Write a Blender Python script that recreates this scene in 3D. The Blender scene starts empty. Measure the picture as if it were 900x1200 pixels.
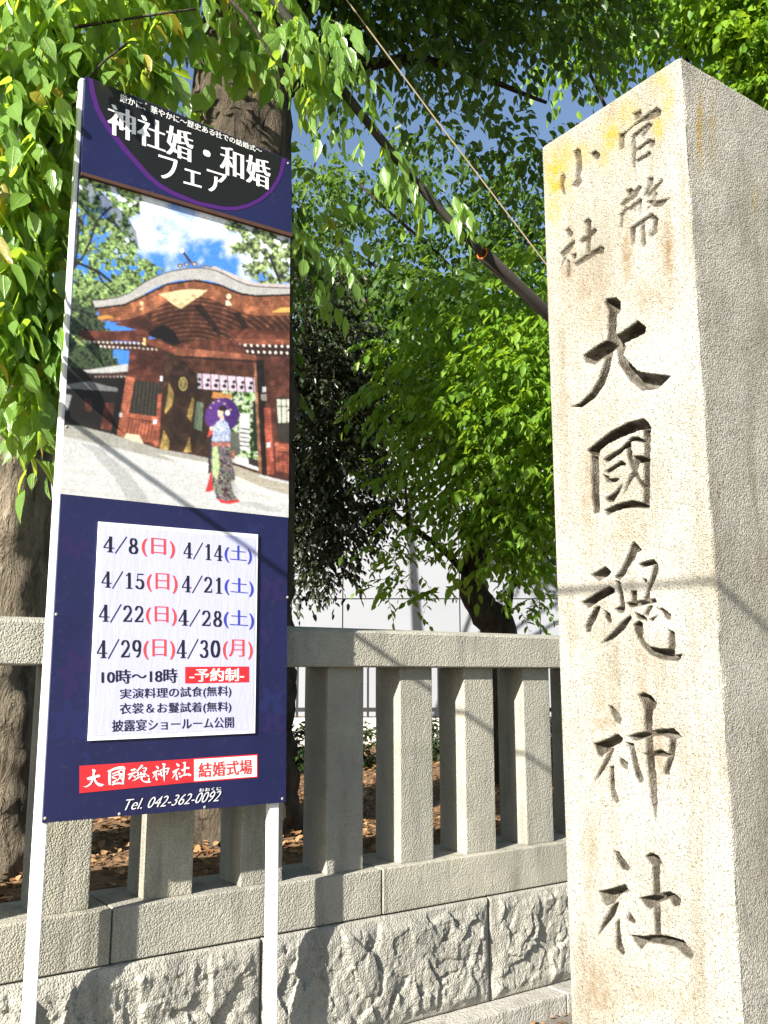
import bpy, bmesh, math, random
import numpy as np
from mathutils import Vector, Matrix
from mathutils import noise as mnoise

scene = bpy.context.scene
COL = scene.collection
rng = np.random.default_rng(7)
random.seed(7)
PI = math.pi

# ------------------------------------------------------------------ camera
EYE = np.array([0.0, 0.0, 1.55])
FPX, YAW, PITCH = 1060.9, math.radians(34.99), math.radians(10.2)
cam_d = bpy.data.cameras.new("camera")
cam = bpy.data.objects.new("camera", cam_d)
COL.objects.link(cam)
cam.location = EYE
cam.rotation_euler = (PI / 2 + PITCH, 0, -YAW)
cam_d.sensor_fit = 'VERTICAL'
cam_d.sensor_height = 36.0
cam_d.lens = 36.0 * FPX / 1200.0
cam_d.clip_end = 500
scene.camera = cam

# ------------------------------------------------------------------ sky and sun
LDIR = Vector((3.0, 1.0, -1.57)).normalized()
world = bpy.data.worlds.new("World")
scene.world = world
world.use_nodes = True
wn = world.node_tree.nodes
sky = wn.new('ShaderNodeTexSky')
sky.sky_type = 'NISHITA'
sky.sun_disc = False
sky.sun_elevation = math.asin(-LDIR.z)
sky.sun_rotation = math.atan2(-LDIR.x, -LDIR.y)
sky.altitude = 50
sky.air_density = 1.0
sky.dust_density = 0.8
world.node_tree.links.new(sky.outputs[0], wn['Background'].inputs[0])
wn['Background'].inputs[1].default_value = 0.060
sun_d = bpy.data.lights.new("sun", 'SUN')
sun_d.energy = 5.0
sun_d.angle = math.radians(0.53)
sun_d.color = (1.0, 0.945, 0.85)
sun = bpy.data.objects.new("sun", sun_d)
COL.objects.link(sun)
sun.rotation_euler = LDIR.to_track_quat('-Z', 'Y').to_euler()
scene.view_settings.view_transform = 'Standard'
scene.view_settings.look = 'None'
scene.view_settings.gamma = 1
scene.view_settings.exposure = 1.76
try:
    scene.cycles.max_bounces = 8
    scene.cycles.transparent_max_bounces = 8
except Exception:
    pass

# ------------------------------------------------------------------ survey helpers (pixels of a 900x1200 sighting -> points on real planes)
_f = np.array([math.sin(YAW) * math.cos(PITCH), math.cos(YAW) * math.cos(PITCH), math.sin(PITCH)])
_r = np.array([math.cos(YAW), -math.sin(YAW), 0.0])
_u = np.cross(_r, _f)
def ray(x, y): return _f + _r * (x - 450) / FPX - _u * (y - 600) / FPX
def onY(x, y, D): d = ray(x, y); return EYE + d * (D / d[1])
def onX(x, y, D): d = ray(x, y); return EYE + d * (D / d[0])
def onZ(x, y, Z): d = ray(x, y); return EYE + d * ((Z - EYE[2]) / d[2])
def at(x, y, dep): return EYE + ray(x, y) * dep
def proj(P):
    d = np.asarray(P, float) - EYE
    z = d @ _f
    return 450 + FPX * (d @ _r) / z, 600 - FPX * (d @ _u) / z

# ------------------------------------------------------------------ object helpers
def tag(o, label=None, cat=None, group=None, kind=None):
    if label: o['label'] = label
    if cat: o['category'] = cat
    if group: o['group'] = group
    if kind: o['kind'] = kind
    return o
def empty(name, loc, label, cat, group=None):
    o = bpy.data.objects.new(name, None)
    o.empty_display_size = 0.1
    COL.objects.link(o)
    o.location = loc
    return tag(o, label, cat, group)
def link(name, me, mat, parent=None):
    o = bpy.data.objects.new(name, me)
    COL.objects.link(o)
    if mat is not None:
        for m in (mat if isinstance(mat, (list, tuple)) else [mat]):
            me.materials.append(m)
    if parent is not None:
        o.parent = parent
        base = parent
        off = Vector((0, 0, 0))
        while base is not None:
            off += base.location
            base = base.parent
        o.location = Vector((0, 0, 0))
        me.transform(Matrix.Translation(-off))
    return o
def mesh_np(name, V, F4=None, F3=None, smooth=False):
    """big mesh from arrays"""
    V = np.asarray(V, np.float32)
    me = bpy.data.meshes.new(name)
    me.vertices.add(len(V))
    me.vertices.foreach_set('co', V.ravel())
    n4 = 0 if F4 is None else len(F4)
    n3 = 0 if F3 is None else len(F3)
    loops = []
    if n4: loops.append(np.asarray(F4, np.int32).ravel())
    if n3: loops.append(np.asarray(F3, np.int32).ravel())
    loops = np.concatenate(loops)
    me.loops.add(len(loops))
    me.loops.foreach_set('vertex_index', loops)
    me.polygons.add(n4 + n3)
    st = np.concatenate([np.arange(n4) * 4, n4 * 4 + np.arange(n3) * 3]).astype(np.int32)
    me.polygons.foreach_set('loop_start', st)
    me.polygons.foreach_set('loop_total', np.concatenate([np.full(n4, 4), np.full(n3, 3)]).astype(np.int32))
    if smooth:
        me.polygons.foreach_set('use_smooth', np.ones(n4 + n3, bool))
    me.update(calc_edges=True)
    me.validate()
    return me
def col_attr(me, name, rgb):
    a = me.attributes.new(name, 'FLOAT_COLOR', 'POINT')
    c = np.ones((len(rgb), 4), np.float32)
    c[:, :3] = rgb
    a.data.foreach_set('color', c.ravel())
def flt_attr(me, name, v):
    a = me.attributes.new(name, 'FLOAT', 'POINT')
    a.data.foreach_set('value', np.asarray(v, np.float32))
def box_me(name, lo, hi, bev=0.0, seg=2):
    bm = bmesh.new()
    bmesh.ops.create_cube(bm, size=1)
    lo, hi = Vector(lo), Vector(hi)
    for v in bm.verts:
        v.co = Vector([lo[i] + (v.co[i] + .5) * (hi[i] - lo[i]) for i in range(3)])
    if bev:
        bmesh.ops.bevel(bm, geom=bm.edges[:], offset=bev, segments=seg, affect='EDGES', profile=.6)
    me = bpy.data.meshes.new(name)
    bm.to_mesh(me); bm.free()
    return me
def tube_np(pts, rad, n=10, jitter=0.0, jscale=6.0, caps=True):
    pts = [np.asarray(p, float) for p in pts]
    m = len(pts)
    if np.isscalar(rad): rad = [rad] * m
    V = []
    up = np.array([0.31, 0.17, 0.93])
    t = pts[1] - pts[0]
    s = np.cross(t, up); s /= np.linalg.norm(s)
    for i in range(m):
        t = pts[min(i + 1, m - 1)] - pts[max(i - 1, 0)]
        t = t / np.linalg.norm(t)
        s = s - t * (s @ t); s /= np.linalg.norm(s)
        b = np.cross(t, s)
        for k in range(n):
            a = 2 * PI * k / n
            d = s * math.cos(a) + b * math.sin(a)
            p = pts[i] + d * rad[i]
            if jitter:
                p = p + d * rad[i] * jitter * mnoise.fractal(Vector(p * jscale), 1.0, 2.0, 3)
            V.append(p)
    F = [[i * n + k, i * n + (k + 1) % n, (i + 1) * n + (k + 1) % n, (i + 1) * n + k] for i in range(m - 1) for k in range(n)]
    T = []
    if caps:
        V.append(pts[0]); V.append(pts[-1])
        c0, c1 = len(V) - 2, len(V) - 1
        T = [[c0, (k + 1) % n, k] for k in range(n)] + [[c1, (m - 1) * n + k, (m - 1) * n + (k + 1) % n] for k in range(n)]
    return np.array(V), F, T
def spline(ctrl, n):
    """Catmull-Rom through control points (any dimension)"""
    P = np.array(ctrl, float)
    P = np.vstack([2 * P[0] - P[1], P, 2 * P[-1] - P[-2]])
    out = []
    m = len(P) - 3
    for j in range(n):
        u = j / (n - 1) * m
        i = min(int(u), m - 1); t = u - i
        a, b, c, d = P[i], P[i + 1], P[i + 2], P[i + 3]
        out.append(.5 * ((2 * b) + (-a + c) * t + (2 * a - 5 * b + 4 * c - d) * t * t + (-a + 3 * b - 3 * c + d) * t ** 3))
    return np.array(out)
class Acc:
    def __init__(s): s.V = []; s.Q = []; s.T = []; s.n = 0
    def add(s, V, Q=None, T=None):
        V = np.asarray(V, float)
        if Q is not None and len(Q): s.Q.append(np.asarray(Q) + s.n)
        if T is not None and len(T): s.T.append(np.asarray(T) + s.n)
        s.V.append(V); s.n += len(V)
    def me(s, name, smooth=False):
        return mesh_np(name, np.vstack(s.V), np.vstack(s.Q) if s.Q else None, np.vstack(s.T) if s.T else None, smooth)

# ------------------------------------------------------------------ materials
class NT:
    def __init__(s, name):
        s.m = bpy.data.materials.new(name)
        s.m.use_nodes = True
        s.t = s.m.node_tree
        s.n = s.t.nodes
        s.b = s.n['Principled BSDF']
        s.out = s.n['Material Output']
    def new(s, typ, **kw):
        x = s.n.new(typ)
        for k, v in kw.items(): setattr(x, k, v)
        return x
    def l(s, a, b): s.t.links.new(a, b)
    def noise(s, scale, detail=4, rough=.55, vec=None, dist=0.0):
        x = s.new('ShaderNodeTexNoise')
        x.inputs['Scale'].default_value = scale
        x.inputs['Detail'].default_value = detail
        x.inputs['Roughness'].default_value = rough
        x.inputs['Distortion'].default_value = dist
        if vec is not None: s.l(vec, x.inputs['Vector'])
        return x.outputs['Fac']
    def pecked(s, scale, vec):
        # bush-hammered stone: close-set uneven pits
        v = s.new('ShaderNodeTexVoronoi', feature='SMOOTH_F1')
        v.inputs['Scale'].default_value = scale
        v.inputs['Smoothness'].default_value = .25
        s.l(vec, v.inputs['Vector'])
        a = s.ramp(v.outputs['Distance'], [(.10, 0.0), (.62, 1.0)])
        b = s.noise(scale * .45, 3, .6, vec)
        return s.math('ADD', s.math('MULTIPLY', a, .55), s.math('MULTIPLY', b, .75))
    def ramp(s, fac, stops):
        x = s.new('ShaderNodeValToRGB')
        e = x.color_ramp.elements
        while len(e) < len(stops): e.new(0.5)
        for i, (p, c) in enumerate(stops):
            e[i].position = p
            e[i].color = (c, c, c, 1) if np.isscalar(c) else (*c, 1)
        s.l(fac, x.inputs[0])
        return x.outputs[0]
    def mix(s, fac, a, b, mode='MIX'):
        x = s.new('ShaderNodeMix', data_type='RGBA', blend_type=mode)
        if np.isscalar(fac): x.inputs[0].default_value = fac
        else: s.l(fac, x.inputs[0])
        for i, v in ((6, a), (7, b)):
            if isinstance(v, tuple): x.inputs[i].default_value = (*v, 1)
            else: s.l(v, x.inputs[i])
        return x.outputs[2]
    def math(s, op, a, b=None):
        x = s.new('ShaderNodeMath', operation=op)
        for i, v in ((0, a), (1, b)):
            if v is None: continue
            if np.isscalar(v): x.inputs[i].default_value = v
            else: s.l(v, x.inputs[i])
        return x.outputs[0]
    def coords(s, scale=None):
        x = s.new('ShaderNodeTexCoord').outputs['Object']
        if scale is None: return x
        mp = s.new('ShaderNodeMapping')
        mp.inputs['Scale'].default_value = scale
        s.l(x, mp.inputs['Vector'])
        return mp.outputs[0]
    def attr(s, name, out='Fac'):
        x = s.new('ShaderNodeAttribute', attribute_name=name)
        return x.outputs[out]
    def bump(s, h, dist, strength=1.0, prev=None):
        x = s.new('ShaderNodeBump')
        x.inputs['Strength'].default_value = strength
        x.inputs['Distance'].default_value = dist
        s.l(h, x.inputs['Height'])
        if prev is not None: s.l(prev, x.inputs['Normal'])
        return x.outputs[0]
    def fin(s, col=None, rough=.8, spec=.3, normal=None, metal=0.0):
        if col is not None:
            if isinstance(col, tuple): s.b.inputs['Base Color'].default_value = (*col, 1)
            else: s.l(col, s.b.inputs['Base Color'])
        s.b.inputs['Roughness'].default_value = rough
        s.b.inputs['Specular IOR Level'].default_value = spec
        s.b.inputs['Metallic'].default_value = metal
        if normal is not None: s.l(normal, s.b.inputs['Normal'])
        return s.m
def flat_mat(name, col, rough=.6, spec=.3, bumpd=0.0, var=.12, vscale=14):
    t = NT(name)
    c = t.coords()
    k = t.noise(vscale, 5, .6, c)
    a = tuple(max(0, x * (1 - var)) for x in col); b = tuple(min(1, x * (1 + var)) for x in col)
    nrm = t.bump(t.noise(vscale * 8, 3, .5, c), bumpd) if bumpd else None
    return t.fin(t.mix(k, a, b), rough, spec, nrm)

def granite(name, base, dirt=.35, bscale=75, bdist=.006, warm=(1, 1, 1), mossy=0.0):
    t = NT(name)
    c = t.coords()
    oi = t.new('ShaderNodeObjectInfo').outputs['Random']
    big = t.noise(2.6, 6, .62, c)
    mid = t.noise(11, 5, .6, c)
    sp = t.noise(260, 2, .6, c)
    sp2 = t.noise(420, 2, .5, c)
    light = tuple(min(1, base * w) for w in warm)
    dark = tuple(base * (1 - dirt) * w for w in warm)
    col = t.mix(t.ramp(big, [(.35, 0.0), (.68, 1.0)]), dark, light)
    col = t.mix(t.ramp(mid, [(.38, .45), (.62, 0.0)]), col, tuple(base * .6 * w for w in warm))
    col = t.mix(t.ramp(sp, [(.60, 0.0), (.68, .6)]), col, (base * .25, base * .25, base * .24))
    col = t.mix(t.ramp(sp2, [(.60, 0.0), (.70, .5)]), col, (min(1, base * 1.5), min(1, base * 1.5), min(1, base * 1.45)))
    stn = t.noise(1.0, 5, .65, t.coords((11, 11, 1.6)))
    col = t.mix(t.ramp(stn, [(.50, 0.0), (.68, .72)]), col, tuple(base * .36 * w for w in (1, .96, .82)))
    if mossy:
        mz = t.ramp(t.noise(5.5, 6, .7, c), [(.5, 0.0), (.72, mossy)])
        col = t.mix(mz, col, (.10, .105, .045))
    v = t.mix(t.math('MULTIPLY', oi, .40), col, (base * .55, base * .55, base * .5))
    hr = t.pecked(bscale, c)
    n1 = t.bump(hr, bdist)
    n2 = t.bump(t.noise(330, 2, .5, c), .0012, 1.0, n1)
    return t.fin(v, .88, .25, n2)

M_post = granite('fence_granite', .40, .30, 140, .0052, (1, .955, .77), .5)
M_rail = granite('fence_rail_granite', .42, .30, 140, .0052, (1, .955, .77), .35)
M_sill = granite('sill_granite', .41, .35, 140, .0052, (1, .955, .78), .35)
M_rock = granite('rough_granite', .40, .30, 130, .005, (1, .96, .82), .15)
M_ledge = granite('ledge_granite', .42, .3, 80, .004, (1, .95, .84), .1)
def scuffed_paint():
    t = NT('white_painted_steel')
    c = t.coords()
    col = t.mix(t.noise(8, 4, .6, c), (.62, .62, .63), (.74, .74, .76))
    col = t.mix(t.ramp(t.noise(55, 3, .6, c), [(.70, 0.0), (.74, .8)]), col, (.20, .15, .11))
    col = t.mix(t.ramp(t.noise(1, 4, .6, t.coords((40, 40, 5))), [(.6, 0.0), (.8, .5)]), col, (.42, .40, .38))
    return t.fin(col, .4, .5)
M_white_metal = scuffed_paint()
M_brown = flat_mat('aged_brown_edge', (.07, .035, .025), .7, .2, 0, .3, 30)
def navy_mat():
    t = NT('navy_print')
    c = t.coords()
    col = t.mix(t.noise(5, 5, .6, c), (.0075, .0092, .048), (.0105, .0125, .062))
    col = t.mix(t.ramp(t.noise(38, 5, .7, c), [(.56, 0.0), (.78, .22)]), col, (.10, .10, .12))
    return t.fin(col, .45, .4, t.bump(t.noise(2.2, 2, .5, c), .035, .5))
M_navy = navy_mat()
M_black = flat_mat('black_print', (.006, .0065, .006), .5, .35, 0, .15, 8)
M_purple = flat_mat('purple_print', (.055, .010, .12), .5, .35, 0, .1, 10)
M_letter = flat_mat('white_ink', (.72, .72, .72), .55, .3, 0, .18, 40)
M_ink_black = flat_mat('black_ink', (.012, .011, .020), .55, .3, 0, .1, 40)
M_ink_red = flat_mat('red_ink', (.75, .055, .055), .55, .3, 0, .08, 40)
M_ink_blue = flat_mat('blue_ink', (.035, .05, .36), .55, .3, 0, .1, 40)
M_strip_red = flat_mat('red_strip_print', (.58, .022, .03), .5, .35, 0, .08, 12)
M_strip_white = flat_mat('white_strip_print', (.78, .76, .73), .5, .35, 0, .04, 12)
M_flower_a = flat_mat('lilac_flower_print', (.0145, .0105, .060), .55, .35, 0, .25, 60)
M_flower_b = flat_mat('blue_flower_print', (.010, .0135, .070), .55, .35, 0, .25, 60)
M_paper = None
def paper_mat():
    t = NT('printed_paper_in_sleeve')
    c = t.coords()
    col = t.mix(t.noise(7, 4, .6, c), (.42, .43, .655), (.49, .50, .72))
    w = t.noise(5.0, 2, .5, t.coords((6, 6, 1.2)), 1.5)
    return t.fin(col, .35, .45, t.bump(w, .002, .4))
M_paper = paper_mat()
M_sleeve = flat_mat('clear_sleeve_rim', (.78, .77, .80), .3, .5, 0, .08, 20)

def bark(name, a, b, scale=(14, 14, 4), bd=.03):
    t = NT(name)
    c = t.coords(scale)
    c0 = t.coords()
    h = t.noise(1.0, 6, .65, c, .8)
    col = t.mix(t.ramp(h, [(.35, 0.0), (.65, 1.0)]), a, b)
    col = t.mix(t.ramp(t.noise(3.2, 4, .6, c0), [(.5, 0.0), (.7, .5)]), col, tuple(x * 1.5 for x in b))
    n = t.bump(t.ramp(h, [(.3, 0.0), (.7, 1.0)]), bd)
    n = t.bump(t.noise(60, 4, .6, c0), .006, 1, n)
    return t.fin(col, .9, .15, n)
M_bark = bark('grey_brown_bark', (.085, .068, .050), (.27, .225, .165))
M_bark_mid = bark('brown_bark', (.030, .024, .017), (.095, .076, .054))
M_bark_dark = bark('dark_bark', (.02, .017, .013), (.07, .055, .042))

def leaf_mat(name, c0, c1, tr0, tr1, trans=.42, rough=.38, spec=.45, old=False):
    t = NT(name)
    k = t.attr('tint')
    col = t.mix(k, c0, c1)
    trc = t.mix(k, tr0, tr1)
    if old:      # a few yellowing leaves, blotched
        y = t.ramp(k, [(.93, 0.0), (.985, 1.0)])
        col = t.mix(y, col, (.30, .24, .03)); trc = t.mix(y, trc, (.55, .45, .03))
        md, al = t.attr('midrib'), t.attr('along')
        ph = t.math('SUBTRACT', t.math('MULTIPLY', al, 50.0), t.math('MULTIPLY', t.math('SUBTRACT', 1.0, md), 14.0))
        vein = t.ramp(t.math('SINE', ph), [(.72, 0.0), (.98, 1.0)])
        rib = t.ramp(md, [(.86, 0.0), (.97, 1.0)])
        vr = t.math('MAXIMUM', t.math('MULTIPLY', vein, .45), rib)
        col = t.mix(t.math('MULTIPLY', vr, .45), col, (.26, .36, .12)); trc = t.mix(t.math('MULTIPLY', vr, .5), trc, (.10, .2, .02))
        t.l(t.bump(vr, .0016, .8), t.b.inputs['Normal'])
        bl = t.ramp(t.noise(45, 3, .6, t.coords()), [(.58, 0.0), (.72, .6)])
        col = t.mix(bl, col, tuple(x * .6 for x in c0))
    t.l(col, t.b.inputs['Base Color'])
    t.b.inputs['Roughness'].default_value = rough
    t.b.inputs['Specular IOR Level'].default_value = spec
    tl = t.new('ShaderNodeBsdfTranslucent')
    t.l(trc, tl.inputs['Color'])
    mx = t.new('ShaderNodeMixShader')
    mx.inputs[0].default_value = trans
    t.l(t.b.outputs[0], mx.inputs[1]); t.l(tl.outputs[0], mx.inputs[2])
    t.l(mx.outputs[0], t.out.inputs['Surface'])
    return t.m
M_leaf_near = leaf_mat('broad_leaf', (.085, .180, .030), (.165, .300, .060), (.28, .50, .025), (.58, .72, .06), .50, .30, .65, True)
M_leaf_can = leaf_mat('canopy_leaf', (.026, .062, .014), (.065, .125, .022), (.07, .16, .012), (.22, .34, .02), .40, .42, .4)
M_leaf_bright = leaf_mat('fresh_green_leaf', (.080, .175, .018), (.17, .29, .028), (.18, .36, .015), (.42, .58, .02), .42, .42, .4)
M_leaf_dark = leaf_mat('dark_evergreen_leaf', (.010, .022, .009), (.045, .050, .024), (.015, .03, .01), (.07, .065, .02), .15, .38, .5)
M_leaf_far = leaf_mat('far_leaf', (.045, .095, .018), (.11, .18, .035), (.12, .24, .015), (.3, .42, .03), .4, .45, .35)

def ground_mat(name, a, b, bs=40, bd=.01):
    t = NT(name)
    c = t.coords()
    k = t.noise(3.5, 6, .65, c)
    k2 = t.noise(bs, 4, .6, c)
    col = t.mix(k, a, b)
    col = t.mix(t.ramp(k2, [(.4, .5), (.6, 0.0)]), col, tuple(x * .5 for x in a))
    return t.fin(col, .95, .15, t.bump(k2, bd))
M_pave = ground_mat('pavement_asphalt', (.12, .115, .10), (.24, .21, .17), 90, .004)
M_soil = ground_mat('leafy_soil', (.10, .060, .034), (.30, .185, .10), 30, .02)

# ------------------------------------------------------------------ ground
def sheet(name, x0, x1, y0, y1, z, mat, nx=1, ny=1, amp=0.0):
    xs = np.linspace(x0, x1, nx + 1); ys = np.linspace(y0, y1, ny + 1)
    V = [(x, y, z + (amp * mnoise.fractal(Vector((x * .8, y * .8, 1)), 1, 2, 4) if amp else 0)) for y in ys for x in xs]
    F = [[j * (nx + 1) + i, j * (nx + 1) + i + 1, (j + 1) * (nx + 1) + i + 1, (j + 1) * (nx + 1) + i] for j in range(ny) for i in range(nx)]
    o = link(name, mesh_np(name, V, F), mat)
    return tag(o, kind='structure')
sheet('pavement', -150, 150, -150, 200, 0.05, M_pave)
sheet('soil_bank', -12, 40, 3.50, 60, 0.70, M_soil, 130, 140, .05)

# ------------------------------------------------------------------ stone retaining wall and fence
DF = 3.27                      # front plane of sill and rail
Z_SILL0, Z_SILL1 = 0.572, 0.752
Z_RAIL0, Z_RAIL1 = 1.583, 1.738
wall = empty('retaining_wall', (1.5, 3.4, .05), 'low rough-hewn granite block wall carrying the stone fence', 'wall')
def rough_block(x0, x1, z0, z1, yf, depth, seed, amp):
    nx = int((x1 - x0) / .006); nz = int((z1 - z0) / .006)
    X, Z = np.meshgrid(np.linspace(x0, x1, nx + 1), np.linspace(z0, z1, nz + 1))
    P = np.stack([X.ravel(), Z.ravel()], 1)
    r = np.random.default_rng(seed)
    H = np.zeros(len(P))
    wob = np.array([mnoise.noise(Vector((p[0] * 14, p[1] * 14, seed))) for p in P]) * .02
    wob2 = np.array([mnoise.noise(Vector((p[0] * 14, p[1] * 14, seed + 9))) for p in P]) * .02
    for cell, tilt, off in ((.19, .30, .012), (.075, .42, .006), (.028, .42, .0022)):
        n = int((x1 - x0 + .2) * (z1 - z0 + .2) / cell ** 2)
        S = np.stack([r.uniform(x0 - .1, x1 + .1, n), r.uniform(z0 - .1, z1 + .1, n)], 1)
        G = r.normal(0, tilt, (n, 2)); O = r.normal(0, off, n)
        best = np.full(len(P), 1e9); idx = np.zeros(len(P), int)
        px, pz = P[:, 0] + wob, P[:, 1] * .8 + wob2
        for i in range(n):
            d = (px - S[i, 0]) ** 2 + (pz - S[i, 1] * .8) ** 2
            m = d < best
            best[m] = d[m]; idx[m] = i
        H += O[idx] + ((P - S[idx]) * G[idx]).sum(1) * .45
    H += np.array([mnoise.fractal(Vector(((p[0] + p[1] * .5) * 30, p[1] * 13, seed * 1.7)), .9, 2.1, 5) for p in P]) * .0050
    e = np.minimum.reduce([P[:, 0] - x0, x1 - P[:, 0], P[:, 1] - z0, z1 - P[:, 1]])
    ew = e + wob * .5
    edge = np.clip((ew - .006) / .045, 0, 1)
    H = edge * (amp * .6 + np.tanh(H / .05) * amp * .8) - .007 * (e < .002)
    V = np.stack([P[:, 0], yf - H, P[:, 1]], 1)
    W = nx + 1
    ii, jj = np.meshgrid(np.arange(nx), np.arange(nz))
    k = (jj * W + ii).ravel()
    F = np.stack([k, k + 1, k + W + 1, k + W], 1)
    # sides back into the wall
    rim = list(range(W)) + [j * W + nx for j in range(1, nz + 1)] + [nz * W + i for i in range(nx - 1, -1, -1)] + [j * W for j in range(nz - 1, 0, -1)]
    B = V[rim].copy(); B[:, 1] = yf + depth
    n0 = len(V); m = len(rim)
    Fs = [[rim[a], n0 + a, n0 + (a + 1) % m, rim[(a + 1) % m]] for a in range(m)]
    return mesh_np('rough_block', np.vstack([V, B]), np.vstack([F, Fs]))
xj = [onY(308, 1112, 3.25)[0], onY(575, 1112, 3.25)[0]]
step = xj[1] - xj[0]
joints = [xj[0] - 2 * step, xj[0] - step, xj[0], xj[1], xj[1] + step, xj[1] + 2 * step]
for i in range(5):
    link('rough_block', rough_block(joints[i] + .004, joints[i + 1] - .004, .136, .566, 3.255, .3, 11 + i, .026), M_rock, wall)
for i in range(5):
    a, b = joints[i] + .35, joints[i + 1] + .35
    link('ledge_stone', box_me('ledge_stone', (a + .002, 3.135, .03), (b - .002, 3.5, .134), .008), M_ledge, wall)

fence = empty('stone_fence', (1.5, 3.37, Z_SILL0), 'grey granite post-and-rail shrine fence standing on the rough block wall', 'fence')
bj = 1.141
for i in range(-2, 4):
    a = bj + 1.1395 * i
    link('sill_stone', box_me('sill_stone', (a + .003, DF + random.uniform(-.003, .003), Z_SILL0), (a + 1.1395 - .003, 3.58, Z_SILL1), .007, 3), M_sill, fence)
rj = 2.866
def rail_me(x0, x1):
    # flat front, weathered sloping top that rises to a ridge at the back
    prof = [(DF, Z_RAIL0 + .006), (DF + .006, Z_RAIL0), (3.475, Z_RAIL0), (3.48, Z_RAIL0 + .006), (3.48, Z_RAIL1 - .01), (3.40, Z_RAIL1 + .016), (DF + .01, Z_RAIL1), (DF, Z_RAIL1 - .01)]
    V = [(x, p[0], p[1]) for x in (x0, x1) for p in prof]
    n = len(prof)
    me = bpy.data.meshes.new('rail_stone')
    me.from_pydata(V, [], [[k, n + k, n + (k + 1) % n, (k + 1) % n] for k in range(n)] + [list(range(n))[::-1], [n + k for k in range(n)]][::1])
    bm = bmesh.new(); bm.from_mesh(me); bmesh.ops.recalc_face_normals(bm, faces=bm.faces[:]); bm.to_mesh(me); bm.free()
    return me
for x0, x1 in ((-1.9, .40), (.403, rj - .0015), (rj + .0015, 5.2)):
    link('rail_stone', rail_me(x0, x1), M_rail, fence)
for i in range(-4, 12):
    xl = .893 + .3765 * i + random.uniform(-.006, .006)
    link('post', box_me('post', (xl, 3.310 + random.uniform(-.002, .003), Z_SILL1 - .002), (xl + .182, 3.502, Z_RAIL0 + .002), .008, 3), M_post, fence)

# ------------------------------------------------------------------ stone monument with carved inscription
XS, YC, YB, ZTOP = 1.95, 1.362, 1.897, 3.231
def G(ox, oy, sc, pts): return [(ox + x * sc, oy + y * sc) for x, y in pts]
GLYPH = {}
GLYPH['dai'] = (655, 340, .15556, [
 [(175,490),(300,405),(460,320),(590,228),(655,280),(645,325),(500,395),(400,470),(265,562),(190,545)],
 [(335,95),(350,62),(430,55),(465,90),(462,165),(435,180),(432,300),(425,370),(405,480),(380,600),(340,710),(270,810),(170,882),(60,880),(150,850),(230,770),(290,670),(330,560),(350,480),(358,370),(362,150)],
 [(420,400),(490,360),(500,440),(480,490),(585,605),(650,622),(845,645),(745,745),(620,760),(520,680),(440,560)]])
GLYPH['koku'] = (675, 480, .13333, [
 [(90,360),(160,300),(300,190),(450,110),(590,75),(640,120),(665,170),(640,180),(560,180),(400,240),(280,300),(210,360),(205,410),(130,405)],
 [(118,395),(192,400),(202,600),(207,900),(150,920),(133,800),(124,600)],
 [(578,165),(655,168),(650,400),(647,600),(645,860),(580,830),(585,600),(585,300)],
 [(245,880),(350,830),(490,795),(640,830),(640,870),(520,865),(420,870),(330,900),(260,940)],
 [(230,440),(300,390),(390,335),(480,240),(540,235),(610,275),(605,300),(500,275),(460,310),(405,375),(330,425),(265,475)],
 [(245,545),(390,445),(440,475),(420,500),(395,490),(275,565)],
 [(228,568),(285,585),(290,605),(360,600),(380,610),(345,640),(300,640),(260,640)],
 [(430,300),(480,300),(500,450),(540,560),(590,650),(640,690),(640,740),(600,725),(540,640),(480,540),(440,420)],
 [(500,405),(560,402),(630,415),(630,468),(560,470),(528,560),(480,640),(400,775),(440,640),(500,500)],
 [(245,785),(330,730),(410,640),(400,690),(330,815),(270,815)]])
GLYPH['kon'] = (675, 625, .14444, [
 [(110,340),(235,265),(285,310),(270,340),(180,390)],
 [(35,560),(150,490),(265,425),(315,455),(310,480),(200,540),(100,610)],
 [(185,585),(200,600),(165,690),(125,755),(120,800),(75,805),(66,760),(100,680),(150,600)],
 [(225,620),(275,650),(290,720),(260,735),(225,680)],
 [(435,105),(465,62),(530,135),(492,155),(480,200),(420,280),(400,330),(350,385),(300,360),(340,320),(390,230),(430,130)],
 [(310,380),(352,385),(380,480),(400,600),(390,640),(340,650),(305,615),(350,590),(340,500)],
 [(495,250),(560,225),(630,208),(665,255),(665,310),(630,400),(595,480),(600,540),(560,560),(540,540),(560,490),(588,400),(610,300),(620,255),(530,282)],
 [(440,470),(490,460),(492,520),(500,560),(480,605),(445,580)],
 [(525,358),(570,372),(578,402),(545,402)],
 [(400,565),(530,540),(640,525),(655,560),(560,582),(430,605)],
 [(440,660),(452,690),(400,770),(300,860),(190,900),(280,810),(360,720)],
 [(468,636),(570,678),(582,717),(490,695)], [(588,585),(628,590),(578,680),(543,662)], [(583,697),(665,663),(620,724)],
 [(650,605),(700,606),(770,662),(767,707),(720,695),(690,640)],
 [(462,740),(510,700),(545,740),(542,850),(590,915),(680,935),(738,932),(745,780),(795,800),(802,900),(797,988),(865,975),(830,1040),(700,1032),(590,985),(508,890),(468,800)]])
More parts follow.
